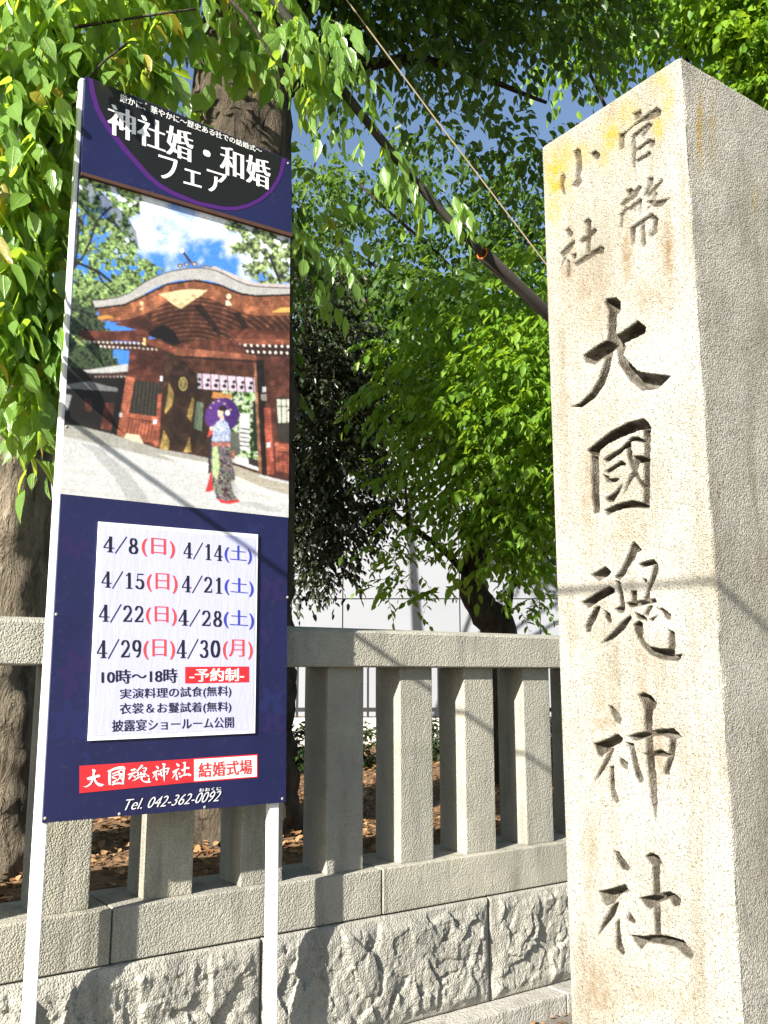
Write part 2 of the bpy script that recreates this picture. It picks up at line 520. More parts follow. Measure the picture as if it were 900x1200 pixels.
GLYPH['shin'] = (685, 805, .14168, [
 [(190,150),(230,163),(275,210),(302,260),(292,317),(245,290),(210,230)],
 [(62,455),(85,465),(180,430),(270,386),(318,430),(300,458),(215,505),(130,587),(100,570)],
 [(188,505),(243,508),(215,590),(150,700),(65,810),(110,700),(165,590)],
 [(200,660),(243,650),(248,840),(262,880),(282,940),(255,970),(213,920),(200,840)],
 [(288,575),(357,630),(352,692),(300,670),(278,630)],
 [(338,408),(440,378),(530,362),(640,346),(735,341),(802,412),(757,432),(742,570),(702,690),(697,732),(643,727),(645,690),(675,600),(688,500),(695,432),(640,405),(530,414),(410,452)],
 [(330,458),(402,468),(424,560),(454,680),(492,770),(450,802),(412,740),(386,640),(362,520)],
 [(472,548),(525,543),(625,516),(702,560),(692,582),(600,570),(500,580)],
 [(430,70),(485,43),(545,70),(597,135),(592,172),(562,190),(557,400),(574,600),(594,780),(604,950),(585,1140),(543,980),(522,790),(497,560),(490,380),(484,190),(458,120)]])
GLYPH['sha'] = (690, 990, .14444, [
 [(195,42),(240,58),(292,130),(332,190),(312,217),(260,207),(213,120)],
 [(73,378),(190,350),(290,318),(329,375),(255,402),(205,472),(130,502),(98,470)],
 [(188,482),(247,462),(212,562),(140,655),(62,758),(98,640)],
 [(207,640),(247,598),(263,780),(293,880),(266,902),(212,850)],
 [(316,543),(347,568),(382,625),(362,647),(303,617)],
 [(448,95),(500,63),(560,88),(594,140),(574,172),(578,400),(580,600),(584,732),(524,732),(516,520),(511,350),(508,170),(478,140)],
 [(398,430),(560,396),(650,378),(700,400),(747,440),(742,492),(680,507),(640,442),(560,474),(490,534),(453,512)],
 [(323,730),(440,740),(560,726),(680,750),(762,770),(853,890),(822,940),(758,902),(690,834),(560,809),(470,794),(415,858),(368,802)]])
SMALL = [
 (645, 160, .1417, [
  [(182,130),(220,93),(252,120),(262,260),(244,330),(264,370),(225,422),(168,412),(198,360),(202,200)],
  [(100,288),(127,340),(108,400),(127,480),(95,482),(70,420),(78,340)],
  [(318,138),(370,110),(412,150),(387,197),(350,178)],
  [(113,768),(150,753),(187,800),(167,842),(128,812)],
  [(73,967),(130,900),(197,848),(202,882),(152,962),(85,1002)],
  [(105,1000),(132,1000),(72,1120)], [(128,1010),(162,1030),(162,1152),(128,1172)], [(163,973),(212,963),(217,1002),(180,1017)],
  [(268,705),(305,670),(337,695),(328,960),(287,965),(286,740)],
  [(228,865),(280,818),(360,750),(387,780),(322,842),(250,892)],
  [(188,1050),(290,973),(410,901),(444,920),(437,972),(380,972),(320,1012),(208,1082)]]),
 (715, 115, .15, [
  [(168,120),(235,88),(247,130),(195,182)],
  [(58,285),(95,268),(130,250),(220,168),(360,66),(402,100),(392,132),(340,162),(250,182),(180,222),(112,285),(102,392),(63,412)],
  [(158,290),(192,280),(202,400),(192,542),(166,542)],
  [(163,290),(290,188),(332,205),(252,312),(233,302),(270,242),(190,312)],
  [(188,400),(300,318),(347,328),(347,372),(300,392),(293,352),(210,422)],
  [(193,480),(260,443),(300,408),(322,440),(270,472),(200,512)],
  [(113,720),(160,698),(182,720),(135,772)], [(68,830),(130,770),(220,678),(247,695),(202,772),(90,852)],
  [(68,910),(120,848),(142,860),(102,920),(97,1012),(68,1012)], [(128,860),(230,778),(247,790),(242,900),(220,932),(213,830),(150,892)],
  [(178,820),(207,810),(202,882),(178,892)],
  [(288,620),(337,613),(332,680),(272,760),(248,777),(273,700)], [(268,760),(340,690),(400,628),(417,645),(342,742),(290,782)],
  [(323,730),(372,740),(352,800),(420,788),(472,773),(402,847),(330,852),(273,810),(320,790)], [(298,830),(322,840),(265,902)],
  [(148,1015),(240,948),(320,893),(372,940),(362,1052),(320,1087),(293,1072),(318,1040),(328,950),(300,942),(200,1012),(192,1132),(163,1152)],
  [(228,990),(272,970),(277,1142),(250,1172),(228,1132)]])]
def in_poly(px, py, poly):
    inside = np.zeros(len(px), bool)
    n = len(poly)
    for i in range(n):
        x0, y0 = poly[i]; x1, y1 = poly[(i + 1) % n]
        if y0 == y1: continue
        c = ((y0 > py) != (y1 > py)) & (px < (x1 - x0) * (py - y0) / (y1 - y0) + x0)
        inside ^= c
    return inside
def edge_dist(px, py, poly):
    d = np.full(len(px), 1e9)
    n = len(poly)
    for i in range(n):
        x0, y0 = poly[i]; x1, y1 = poly[(i + 1) % n]
        dx, dy = x1 - x0, y1 - y0
        t = np.clip(((px - x0) * dx + (py - y0) * dy) / (dx * dx + dy * dy + 1e-12), 0, 1)
        d = np.minimum(d, (px - x0 - t * dx) ** 2 + (py - y0 - t * dy) ** 2)
    return np.sqrt(d)
def build_monument():
    nf, zc = 212, .55
    zrows = np.concatenate([np.linspace(.03, zc, 12)[:-1], np.arange(zc, ZTOP - .012, .0026), ZTOP - np.array([.009, .006, .003, .0012, 0])])
    R = .007
    # closed loop (x, y): front dense, rounded corners, three plainer sides
    loop = []
    W = YB - YC
    def corner(cx, cy, a0):
        for k in range(1, 6):
            a = a0 + k / 6 * PI / 2
            loop.append((cx + R * math.cos(a), cy + R * math.sin(a)))
    for y in np.linspace(YB - R, YC + R, nf): loop.append((XS, y))
    corner(XS + R, YC + R, PI)
    nside = 70
    for x in np.linspace(XS + R, XS + W - R, nside): loop.append((x, YC))
    corner(XS + W - R, YC + R, 1.5 * PI)
    for y in np.linspace(YC + R, YB - R, 8): loop.append((XS + W, y))
    corner(XS + W - R, YB - R, 0)
    for x in np.linspace(XS + W - R, XS + R, 8): loop.append((x, YB))
    corner(XS + R, YB - R, PI / 2)
    loop = np.array(loop); n = len(loop); m = len(zrows)
    V = np.zeros((m, n, 3))
    V[:, :, 0] = loop[None, :, 0]; V[:, :, 1] = loop[None, :, 1]; V[:, :, 2] = zrows[:, None]
    # rounded top arris
    k = np.clip((zrows - (ZTOP - .009)) / .009, 0, 1)
    ins = .006 * k ** 2
    cx, cy = XS + W / 2, (YB + YC) / 2
    sc = 1 - ins / (W / 2)
    V[:, :, 0] = cx + (V[:, :, 0] - cx) * sc[:, None]; V[:, :, 1] = cy + (V[:, :, 1] - cy) * sc[:, None]
    fy, fz = V[:, :nf, 1], V[:, :nf, 2]
    carve = np.zeros((m, nf)); halo = np.zeros((m, nf))
    def cut(poly_px, maxd, slope):
        pts = [onX(x, y, XS) for x, y in poly_px]
        poly = [(p[1], p[2]) for p in pts]
        ys = [p[0] for p in poly]; zs = [p[1] for p in poly]
        mk = (fy > min(ys) - .02) & (fy < max(ys) + .02) & (fz > min(zs) - .05) & (fz < max(zs) + .02)
        a, b = fy[mk], fz[mk]
        ins_ = in_poly(a, b, poly); d = edge_dist(a, b, poly)
        dep = np.where(ins_, np.minimum(maxd, d * slope + .004), 0)
        carve[mk] = np.maximum(carve[mk], dep)
    for g in GLYPH.values():
        for s in g[3]: cut(G(g[0], g[1], g[2], s), .045, 3.6)
    for ox, oy, sc_, ss in SMALL:
        for s in ss: cut(G(ox, oy, sc_, s), .011, 1.5)
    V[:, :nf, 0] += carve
    # slight dressing unevenness
    flat = V.reshape(-1, 3)
    nz = np.array([mnoise.fractal(Vector((p[0] * 9, p[1] * 9, p[2] * 9)), 1, 2, 2) for p in flat[::1]]).reshape(m, n)
    V[:, :nf, 0] += nz[:, :nf] * .0012
    sd = slice(nf + 5, nf + 5 + nside)
    V[:, sd, 1] += nz[:, sd] * .0025
    for c0, sx_, sy_ in ((nf - 2, 1, 1), (nf + 5 + nside - 2, -1, 1)):
        for q in range(9):
            for j in range(m):
                z_ = zrows[j]
                a_ = mnoise.noise(Vector((z_ * 14, c0 * .1, 3))) + .5 * mnoise.noise(Vector((z_ * 45, c0 * .1, 8)))
                d_ = max(0, a_ - .28) * .012 + .0012 * (1 + mnoise.noise(Vector((z_ * 90, q * .2, 5))))
                w_e = 1 - abs(q - 4) / 5
                V[j, c0 + q, 0] += sx_ * d_ * w_e; V[j, c0 + q, 1] += sy_ * d_ * w_e
    flat = V.reshape(-1, 3)
    ii, jj = np.meshgrid(np.arange(n), np.arange(m - 1))
    i2 = (ii + 1) % n
    F = np.stack([(jj * n + ii).ravel(), (jj * n + i2).ravel(), ((jj + 1) * n + i2).ravel(), ((jj + 1) * n + ii).ravel()], 1)
    top = np.array([[cx, cy, ZTOP + .004]])
    ct = m * n
    T = [[ct, (m - 1) * n + k_, (m - 1) * n + (k_ + 1) % n] for k_ in range(n)]
    me = mesh_np('stone_monument', np.vstack([flat, top]), F, T, True)
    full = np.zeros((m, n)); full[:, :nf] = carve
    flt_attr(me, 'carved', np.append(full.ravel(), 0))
    # weathering laid where the stone really carries it: lichen under the top arris, rusty runs below letters
    px, py = proj_np(flat)
    lich = np.zeros(m * n)
    front = np.zeros((m, n), bool); front[:, :nf] = True; front = front.ravel()
    for x, y, rx, ry, w in ((652, 205, 15, 32, 1.), (648, 245, 9, 22, .8), (672, 180, 22, 14, .7), (716, 160, 14, 22, .85), (735, 132, 14, 16, .6), (775, 95, 12, 18, .6), (783, 120, 8, 25, .55), (772, 150, 7, 14, .8), (708, 185, 8, 14, .6)):
        lich = np.maximum(lich, np.where(front, w * np.exp(-(((px - x) / rx) ** 2 + ((py - y) / ry) ** 2)), 0))
    for x, y, rx, ry, w in ((820, 150, 4, 42, .9), (835, 150, 5, 40, .4), (885, 235, 3, 14, .5)):
        lich = np.maximum(lich, np.where(~front, w * np.exp(-(((px - x) / rx) ** 2 + ((py - y) / ry) ** 2)), 0))
    flt_attr(me, 'lichen', np.append(lich, 0))
    run = np.zeros(m * n)
    for x, y, rx, ry, w in ((735, 290, 7, 45, .7), (783, 290, 7, 50, .7), (665, 320, 9, 30, .5), (670, 300, 5, 60, .4), (690, 350, 25, 60, .35), (690, 590, 10, 60, .5), (755, 790, 9, 55, .4), (707, 850, 14, 60, .45), (770, 880, 14, 40, .5),
                            (695, 1000, 10, 50, .4), (800, 1170, 7, 40, .5), (700, 1160, 20, 40, .6), (765, 1160, 40, 30, .35), (740, 620, 30, 25, .35), (760, 345, 30, 20, .4), (660, 480, 8, 90, .3)):
        run = np.maximum(run, np.where(front, w * np.exp(-(((px - x) / rx) ** 2 + ((py - y) / ry) ** 2)), 0))
    flt_attr(me, 'runs', np.append(run, 0))
    return me
def proj_np(P):
    d = P - EYE
    z = d @ _f
    return 450 + FPX * (d @ _r) / z, 600 - FPX * (d @ _u) / z
def monument_mat():
    t = NT('dressed_granite')
    c = t.coords()
    base = t.mix(t.ramp(t.noise(3.2, 6, .65, c), [(.34, 0.0), (.66, 1.0)]), (.225, .214, .176), (.34, .328, .288))
    stain = t.noise(1.0, 5, .65, t.coords((16, 16, 2.4)))
    base = t.mix(t.ramp(stain, [(.50, 0.0), (.74, .55)]), base, (.125, .096, .060))
    sp = t.noise(230, 2, .6, c)
    base = t.mix(t.ramp(sp, [(.575, 0.0), (.635, .85)]), base, (.075, .066, .05))
    sp2 = t.noise(120, 3, .6, t.coords((1, 1.0, 1.0)))
    base = t.mix(t.ramp(sp2, [(.54, 0.0), (.66, .55)]), base, (.13, .105, .07))
    rn = t.math('MULTIPLY', t.attr('runs'), t.ramp(t.noise(28, 5, .7, c), [(.36, .3), (.60, 1.5)]))
    base = t.mix(rn, base, (.15, .105, .058))
    li = t.math('MULTIPLY', t.attr('lichen'), t.ramp(t.noise(34, 5, .75, c), [(.36, .1), (.56, 1.25)]))
    base = t.mix(li, base, (.27, .185, .028))
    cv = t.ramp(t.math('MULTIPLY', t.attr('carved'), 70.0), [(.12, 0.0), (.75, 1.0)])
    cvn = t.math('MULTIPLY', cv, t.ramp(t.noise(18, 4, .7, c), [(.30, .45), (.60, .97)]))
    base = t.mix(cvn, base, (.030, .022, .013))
    h = t.pecked(210, c)
    n1 = t.bump(h, .0038)
    n2 = t.bump(t.noise(300, 2, .5, c), .001, 1, n1)
    return t.fin(base, .85, .25, n2)
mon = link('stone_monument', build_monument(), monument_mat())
tag(mon, 'tall square granite pillar with large carved characters and yellow lichen near its top', 'monument')

# ------------------------------------------------------------------ wedding fair sign
YSG = 3.135
def S(px, py, off=0.0): p = onY(px, py, YSG - off); return p
sign = empty('notice_sign', S(190, 1200), 'tall navy standing sign with a gate photo, date sheet and white metal posts', 'sign')
def at_depth(px, py, off):
    """point on the sign design, raised off the face towards the viewer"""
    p = onY(px, py, YSG); p[1] -= off
    return p
def sheet_px(name, poly, off, mat, parent, thick=0.0):
    P = [at_depth(x, y, off) for x, y in poly]
    n = len(P)
    me = bpy.data.meshes.new(name)
    if thick:
        B = [p + np.array([0, thick, 0]) for p in P]
        me.from_pydata([tuple(p) for p in P + B], [], [list(range(n)), [n + k for k in range(n)][::-1]] + [[k, n + k, n + (k + 1) % n, (k + 1) % n] for k in range(n)])
    else:
        me.from_pydata([tuple(p) for p in P], [], [list(range(n))])
    bm = bmesh.new(); bm.from_mesh(me)
    if thick: bmesh.ops.recalc_face_normals(bm, faces=bm.faces[:])
    bmesh.ops.triangulate(bm, faces=[f for f in bm.faces if len(f.verts) > 4])
    bm.to_mesh(me); bm.free()
    return link(name, me, mat, parent)
TL, TR, BR, BL = (99, 91), (340, 190), (335, 940), (50, 964.5)
panel = sheet_px('panel', [TL, TR, BR, BL], 0, M_navy, sign, .012)
# posts: square tubes behind the panel; the left one shows its lit side along the edge
pb = .62 / 2.35 * YSG
def post_me(p_top, p_bot, w, d, y0):
    a, b = np.array(p_top), np.array(p_bot)
    P = []
    for p in (b, a):
        P += [(p[0], y0, p[2]), (p[0] + w, y0, p[2]), (p[0] + w, y0 + d, p[2]), (p[0], y0 + d, p[2])]
    me = bpy.data.meshes.new('post')
    me.from_pydata(P, [], [[3, 2, 1, 0], [4, 5, 6, 7]] + [[k, (k + 1) % 4, 4 + (k + 1) % 4, 4 + k] for k in range(4)])
    bm = bmesh.new(); bm.from_mesh(me); bmesh.ops.bevel(bm, geom=bm.edges[:], offset=.003, segments=2, affect='EDGES'); bm.to_mesh(me); bm.free()
    return me
def leg(tx, ty, bx, by, w):
    a, b = onY(tx, ty, YSG + .0125), onY(bx, by, YSG + .0125)
    k = (b - a) / (b[2] - a[2])
    foot = a + k * (.135 - a[2])
    return post_me(a, foot, w, .034, YSG + .0125)
link('post', leg(94.5, 90, 27.5, 1200, .038), M_white_metal, sign)
link('post', leg(324.5, 192, 313.5, 1200, .040), M_white_metal, sign)
# header board, 10 mm proud of the panel
HB = [(99, 91), (340, 190), (340, 278), (94, 207)]
hd = sheet_px('header_board', HB, .0125, [M_navy], sign, .012)
sheet_px('header_edge', [(94, 203.5), (340, 275), (340, 279), (94, 207.3)], .0165, M_brown, hd, .016)
arc = [(102.5, 93), (105, 111), (110, 129), (117, 143), (125, 155), (146, 182), (170, 209), (184, 221), (200, 230), (230, 242), (260, 248), (275, 248.2), (290, 244.6), (305, 237), (317, 227), (325, 215), (329, 206), (334, 188.5)]
sheet_px('header_arc', [(x - .5 if i < 9 else x, y) for i, (x, y) in enumerate(arc)], .0134, M_purple, hd)
inner = []
for i, (x, y) in enumerate(arc):
    vx, vy = 220 - x, 120 - y; L_ = math.hypot(vx, vy); inner.append((x + vx / L_ * 5.2, y + vy / L_ * 5.2))
inner[0] = (107.5, 95.5); inner[-1] = (328, 186.2)
sheet_px('header_field', inner, .0142, M_black, hd)

M_screw = flat_mat('dull_screw', (.25, .24, .22), .5, .5)
for (qx, qy) in ((97, 96), (170, 124), (250, 157.5), (336, 193), (53, 959), (140, 954), (240, 946), (331, 936), (78, 500), (337, 480), (337, 700), (66, 720)):
    c_ = at_depth(qx, qy, .001 if qy > 300 else .0138)
    V, F, T = tube_np([c_ + np.array([0, .002, 0]), c_, c_ + np.array([0, -.0012, 0])], [.0055, .0055, .003], 10)
    link('screw', mesh_np('screw', V, F, T), M_screw, panel)

def text_poly(body, bold=0.0, smear=0.0, narrow=1.0, copies=3):
    cu = bpy.data.curves.new('lettering', 'FONT')
    cu.body = body
    cu.size = 1.0
    cu.resolution_u = 4
    cu.offset = bold
    cu.fill_mode = 'BOTH'
    ob = bpy.data.objects.new('lettering', cu)
    COL.objects.link(ob)
    dg = bpy.context.evaluated_depsgraph_get()
    dg.update()
    me = bpy.data.meshes.new_from_object(ob.evaluated_get(dg))
    bpy.data.objects.remove(ob); bpy.data.curves.remove(cu)
    V = np.array([v.co[:] for v in me.vertices]); F = [list(p.vertices) for p in me.polygons]
    bpy.data.meshes.remove(me)
    VV, FF, layer = [], [], []
    if smear:
        for k in range(copies):
            W = V.copy(); W[:, 0] += smear * (k / (copies - 1) - .5)
            FF += [[i + len(V) * k for i in f] for f in F]; VV.append(W); layer.append(np.full(len(V), k))
        V = np.vstack(VV); F = FF; layer = np.concatenate(layer)
    else: layer = np.zeros(len(V))
    return V, F, layer
def lay(V, F, layer, quad, off, name, mat, parent, slant=0.0):
    lo, hi = V[:, :2].min(0), V[:, :2].max(0)
    u = (V[:, 0] - lo[0]) / (hi[0] - lo[0]); v = (V[:, 1] - lo[1]) / (hi[1] - lo[1])
    tl, tr, br, bl = [at_depth(x, y, 0) for x, y in quad]
    P = (bl[None] * ((1 - u) * (1 - v))[:, None] + br[None] * (u * (1 - v))[:, None] + tr[None] * (u * v)[:, None] + tl[None] * ((1 - u) * v)[:, None])
    P[:, 0] += slant * (v - .5)
    P[:, 1] -= off + layer * .0001
    me = bpy.data.meshes.new(name)
    me.from_pydata(P.tolist(), [], F)
    bm = bmesh.new(); bm.from_mesh(me)
    for f in bm.faces:
        if f.normal.y > 0: f.normal_flip()
    bm.to_mesh(me); bm.free()
    return link(name, me, mat, parent)
def text(body, quad, off, mat, parent, bold=0.0, smear=0.0, name='lettering', slant=0.0):
    return lay(*text_poly(body, bold, smear), quad, off, name, mat, parent, slant)
text('神社婚・和婚', [(124.5, 122), (315, 192), (315, 225), (124.5, 158)], .0150, M_letter, hd, -.010, .085)
text('フェア', [(184, 182), (264, 207), (264, 231), (184, 210)], .0150, M_letter, hd, -.006, .07)
text('厳かに、華やかに～歴史ある社での結婚式～', [(139, 111.5), (305, 176), (305, 182.5), (139, 121)], .0150, M_letter, hd, 0, .03)

# printed gate photograph -----------------------------------------------------
def lin(c):
    c = np.asarray(c, float) / 255.
    return np.where(c <= .04045, c / 12.92, ((c + .055) / 1.055) ** 2.4)
def fnoise(x, y, s, seed, oct_=3):
    out = np.zeros(len(x)); amp = 1; tot = 0
    for o in range(oct_):
        r = np.random.default_rng(seed * 31 + o)
        g = r.random((64, 64))
        u, v = x * s, y * s
        i, j = np.floor(u).astype(int), np.floor(v).astype(int)
        a, b = u - i, v - j
        a = a * a * (3 - 2 * a); b = b * b * (3 - 2 * b)
        i0, i1, j0, j1 = i % 64, (i + 1) % 64, j % 64, (j + 1) % 64
        out += amp * ((g[i0, j0] * (1 - a) + g[i1, j0] * a) * (1 - b) + (g[i0, j1] * (1 - a) + g[i1, j1] * a) * b)
        tot += amp; amp *= .55; s *= 2.1
    return out / tot
def build_photo():
    a, b, c, d = [at_depth(x, y, 0) for x, y in ((93.5, 207), (340, 278), (338, 606.5), (70, 578.5))]
    nu, nv = 420, 600
    U, Vv = np.meshgrid(np.linspace(0, 1, nu + 1), np.linspace(0, 1, nv + 1))
    u, v = U.ravel()[:, None], Vv.ravel()[:, None]
    P = a * (1 - u) * (1 - v) + b * u * (1 - v) + c * u * v + d * (1 - u) * v
    x, y = proj_np(P)
    C = np.zeros((len(P), 3))
    x = x + 1.0 * (fnoise(x, y, .9, 101, 2) - .5); y = y + 1.0 * (fnoise(x, y, .9, 102, 2) - .5)
    def setc(m, rgb, jit=0.0, seed=1, s=.6):
        col = lin(rgb)[None, :] * np.ones((m.sum(), 1))
        if jit: col = col * (1 + jit * (fnoise(x[m], y[m], s, seed) - .5) * 2)[:, None]
        C[m] = np.clip(col, 0, 1)
    def P_(poly, rgb, jit=0.0, seed=1, s=.6):
        m = in_poly(x, y, poly); setc(m, rgb, jit, seed, s); return m
    def mixn(m, cols, s, seed, sharp=3.0):
        """patchy mixture of several colours inside a mask"""
        n = fnoise(x[m], y[m], s, seed, 4)
        n = np.clip((n - .5) * sharp + .5, 0, .9999) * (len(cols) - 1)
        i = n.astype(int); f = (n - i)[:, None]
        L = np.array([lin(q) for q in cols])
        C[m] = L[i] * (1 - f) + L[np.minimum(i + 1, len(cols) - 1)] * f
    def line(p0, p1, w, rgb, jit=0.0):
        dx, dy = p1[0] - p0[0], p1[1] - p0[1]
        t = np.clip(((x - p0[0]) * dx + (y - p0[1]) * dy) / (dx * dx + dy * dy), 0, 1)
        m = ((x - p0[0] - t * dx) ** 2 + (y - p0[1] - t * dy) ** 2) < (w / 2) ** 2
        setc(m, rgb, jit); return m
    def path(pts, w, rgb):
        for i in range(len(pts) - 1): line(pts[i], pts[i + 1], w, rgb)
    def ell(cx, cy, rx, ry, rgb, jit=0.0, rot=0.0):
        X, Y = x - cx, y - cy
        cr, sr = math.cos(rot), math.sin(rot)
        m = ((X * cr + Y * sr) / rx) ** 2 + ((-X * sr + Y * cr) / ry) ** 2 < 1
        setc(m, rgb, jit); return m
    allm = np.ones(len(P), bool)
    # sky with cloud
    t = np.clip((fnoise(x, y, .028, 4, 4) - .42) * 3.0 + (.75 - np.abs((y - 250 - (x - 180) * .35) / 40)) * .7, 0, 1)[:, None]
    C[:] = lin((52, 136, 236)) * (1 - t) + lin((245, 250, 255)) * t
    # trees of the picture
    lt = [(60, 190), (150, 215), (172, 236), (163, 250), (150, 255), (154, 275), (160, 290), (165, 300), (175, 306), (190, 312), (192, 320), (165, 335), (140, 350), (120, 356), (112, 366), (128, 388), (130, 396), (135, 420), (150, 440), (100, 470), (60, 470)]
    jx, jy = x + 9 * (fnoise(x, y, .25, 8) - .5), y + 9 * (fnoise(x, y, .25, 9) - .5)
    m = in_poly(jx, jy, lt)
    holes = fnoise(x, y, .15, 14, 4) > .585
    mixn(m & ~(holes & (y < 330)), [(28, 40, 22), (64, 88, 40), (112, 134, 62), (178, 194, 112), (90, 114, 52)], .36, 3, 2.8)
    dk = m & (y > 350)
    mixn(dk & ~((fnoise(x, y, .07, 19, 2) > .66) & (y < 420)), [(14, 20, 16), (34, 46, 34), (84, 104, 62), (40, 56, 36)], .38, 5, 2.4)
    rt = [(256, 256), (345, 276), (345, 338), (305, 333), (288, 322), (285, 310), (296, 305), (292, 297), (272, 298), (270, 290), (283, 284), (280, 272), (262, 270)]
    m = in_poly(jx, jy, rt) & ~(fnoise(x, y, .18, 24, 3) > .61)
    mixn(m, [(40, 48, 30), (80, 92, 52), (140, 148, 88), (170, 178, 116)], .36, 6, 2.6)
    path([(86, 315), (91, 290), (92, 255)], 3.2, (38, 34, 26)); path([(92, 270), (100, 250)], 2, (38, 34, 26))
    path([(86, 315), (98, 300), (106, 282), (112, 262), (120, 252), (130, 243)], 3.0, (40, 36, 28)); path([(112, 258), (124, 256), (138, 264)], 1.8, (44, 40, 32))
    path([(85, 305), (100, 312), (115, 318), (130, 330)], 3.2, (36, 34, 26)); path([(112, 316), (120, 330), (136, 345)], 2, (36, 34, 26))
    path([(328, 330), (322, 315), (316, 300)], 3, (44, 40, 34)); path([(326, 325), (335, 318), (340, 312)], 1.6, (44, 40, 34))
    # gate mass first, so no sky shows through its joints
    P_([(116, 360), (170, 345), (228, 326), (280, 342), (345, 343), (345, 575), (304, 562), (226, 536), (140, 515), (150, 440), (166, 410), (160, 400), (196, 394), (180, 376), (130, 378)], (92, 40, 24), .25, 99, .3)
    # gate roof
    top = [(108, 352), (122, 351), (140, 348), (152, 343), (163, 335), (176, 327), (190, 321), (205, 317), (220, 314.5), (236, 314), (250, 316), (262, 321), (275, 328), (288, 333.5), (302, 336), (345, 338)]
    bot = [(345, 344), (300, 346), (282, 343), (270, 338), (258, 333), (245, 329), (228, 327.5), (210, 328.5), (195, 332), (180, 338), (168, 345), (156, 352), (145, 356), (130, 359), (112, 361)]
    P_([(238, 313), (252, 312), (268, 319), (284, 326), (300, 331.5), (345, 334), (345, 339), (300, 338), (275, 330), (255, 319)], (198, 188, 186), .15, 3, .5)
    P_(top + bot, (186, 184, 180), .10, 7, .2)
    path(top, 1.3, (84, 70, 62))
    band = [(114, 361), (130, 360), (145, 357.5), (157, 353.5), (169, 346.5), (181, 339.5), (196, 333.5), (211, 330), (228, 329), (244, 330.5), (257, 334.5), (269, 340), (281, 345), (300, 348), (345, 346), (345, 370), (300, 370), (283, 366), (270, 361), (258, 355), (246, 350), (232, 347.5), (218, 348), (203, 351), (190, 357), (178, 364), (165, 370), (150, 374), (118, 377)]
    P_(band, (150, 72, 34), .45, 9, .18)
    path([(112, 361.5), (145, 357.5), (169, 346.5), (196, 333.2), (228, 328.6), (257, 334), (281, 344.5), (300, 347), (345, 345.4)], 2.4, (40, 22, 16))
    soff = [(150, 375), (165, 371), (178, 365), (190, 358), (203, 352), (218, 349), (232, 348.5), (246, 351), (258, 356), (270, 362), (283, 367), (300, 371), (345, 371), (345, 404), (205, 408), (190, 398), (165, 388), (150, 384), (132, 380)]
    ms = P_(soff, (84, 36, 20), .35, 11, .2)
    rr = np.hypot((x - 225) * .72, (y - 432))
    st = ms & (np.mod(rr, 5.0) < 1.5) & (y < 398) & (x > 178)
    setc(st, (132, 66, 38), .35)
    P_([(226, 357), (236, 356), (262, 392), (256, 394)], (52, 24, 14)); P_([(272, 366), (281, 366), (293, 385), (285, 386)], (52, 24, 14))
    P_([(176, 388), (190, 380), (204, 388), (212, 402), (205, 406), (190, 399), (172, 393)], (26, 20, 18))
    # gold fittings
    P_([(186, 345), (205, 341), (222, 339), (243, 340), (236, 346), (229, 350), (221, 356), (212, 362), (203, 357), (196, 351)], (238, 214, 160), .25, 13, .5)
    for q in ((196, 348), (205, 352), (212, 356), (219, 351), (227, 347)): ell(q[0], q[1], 2.2, 2.0, (150, 110, 60)); ell(q[0], q[1], 1.2, 1.1, (240, 222, 180))
    ell(268, 347.5, 3.2, 3.2, (236, 214, 170)); P_([(264.5, 352), (268, 352), (272, 358), (264.5, 358)], (238, 226, 196))
    ell(166, 355.5, 1.8, 2.6, (236, 214, 160)); P_([(163, 363), (168, 359), (167, 363)], (236, 214, 160))
    P_([(114, 371), (126, 369), (134, 372), (116, 375)], (206, 150, 60)); P_([(318, 366), (328, 361), (345, 360), (345, 366)], (232, 180, 80))
    # ridge ornament
    path([(213, 293), (217, 299), (223, 307)], 3.2, (70, 62, 58)); ell(213, 293.5, 2.6, 3.0, (240, 238, 232))
    for q in ((211, 311.5, 3.4), (218.5, 310, 3.2), (228, 309.5, 3.6)): ell(q[0], q[1], q[2], q[2] * .8, (96, 84, 78)); ell(q[0], q[1], q[2] * .5, q[2] * .4, (200, 190, 180))
    line((234, 311), (248, 313), 1.6, (120, 104, 96))
    # side eaves with white rafter ends
    P_([(90, 387), (130, 388), (171, 386), (176, 394), (170, 401), (100, 399)], (98, 38, 24), .15, 17, .2)
    P_([(171, 396), (205, 407), (205, 414), (168, 402)], (142, 58, 34), .15)
    P_([(99, 400), (170, 402), (188, 410), (190, 415), (150, 411), (118, 407)], (66, 28, 18))
    for i in range(14): ell(100 + i * 5.2, 400.6 + i * .14, 1.25, 1.25, (232, 220, 205))
    for i in range(14): ell(118 + i * 5.0, 406 + i * .28, 1.25, 1.4, (232, 220, 205))
    P_([(168, 396), (170.5, 396), (170.5, 405), (168, 405)], (240, 205, 130)); P_([(93, 395), (94.6, 395), (94.6, 402), (93, 402)], (200, 150, 90))
    P_([(262, 386), (345, 387), (345, 398), (276, 397)], (118, 48, 26), .12); P_([(274, 397), (345, 398), (345, 404), (279, 404)], (150, 66, 36), .1)
    P_([(278, 404), (345, 404), (345, 418), (290, 418)], (62, 26, 18))
    for i in range(9): ell(280 + i * 7.2, 404.2 + i * .25, 1.5, 1.6, (240, 232, 222))
    for i in range(8): ell(289.5 + i * 6.7, 412 + i * .25, 1.5, 1.7, (240, 232, 222))
    P_([(269.5, 397), (272, 397), (273, 408), (270.5, 408)], (246, 220, 160))
    # lintel
    P_([(204, 404), (262, 396), (276, 398), (292, 416), (300, 418), (300, 422), (205, 414)], (102, 42, 27), .3, 21, .2)
    P_([(204, 407), (255, 412), (300, 416), (300, 422), (204, 416)], (146, 68, 40), .25)
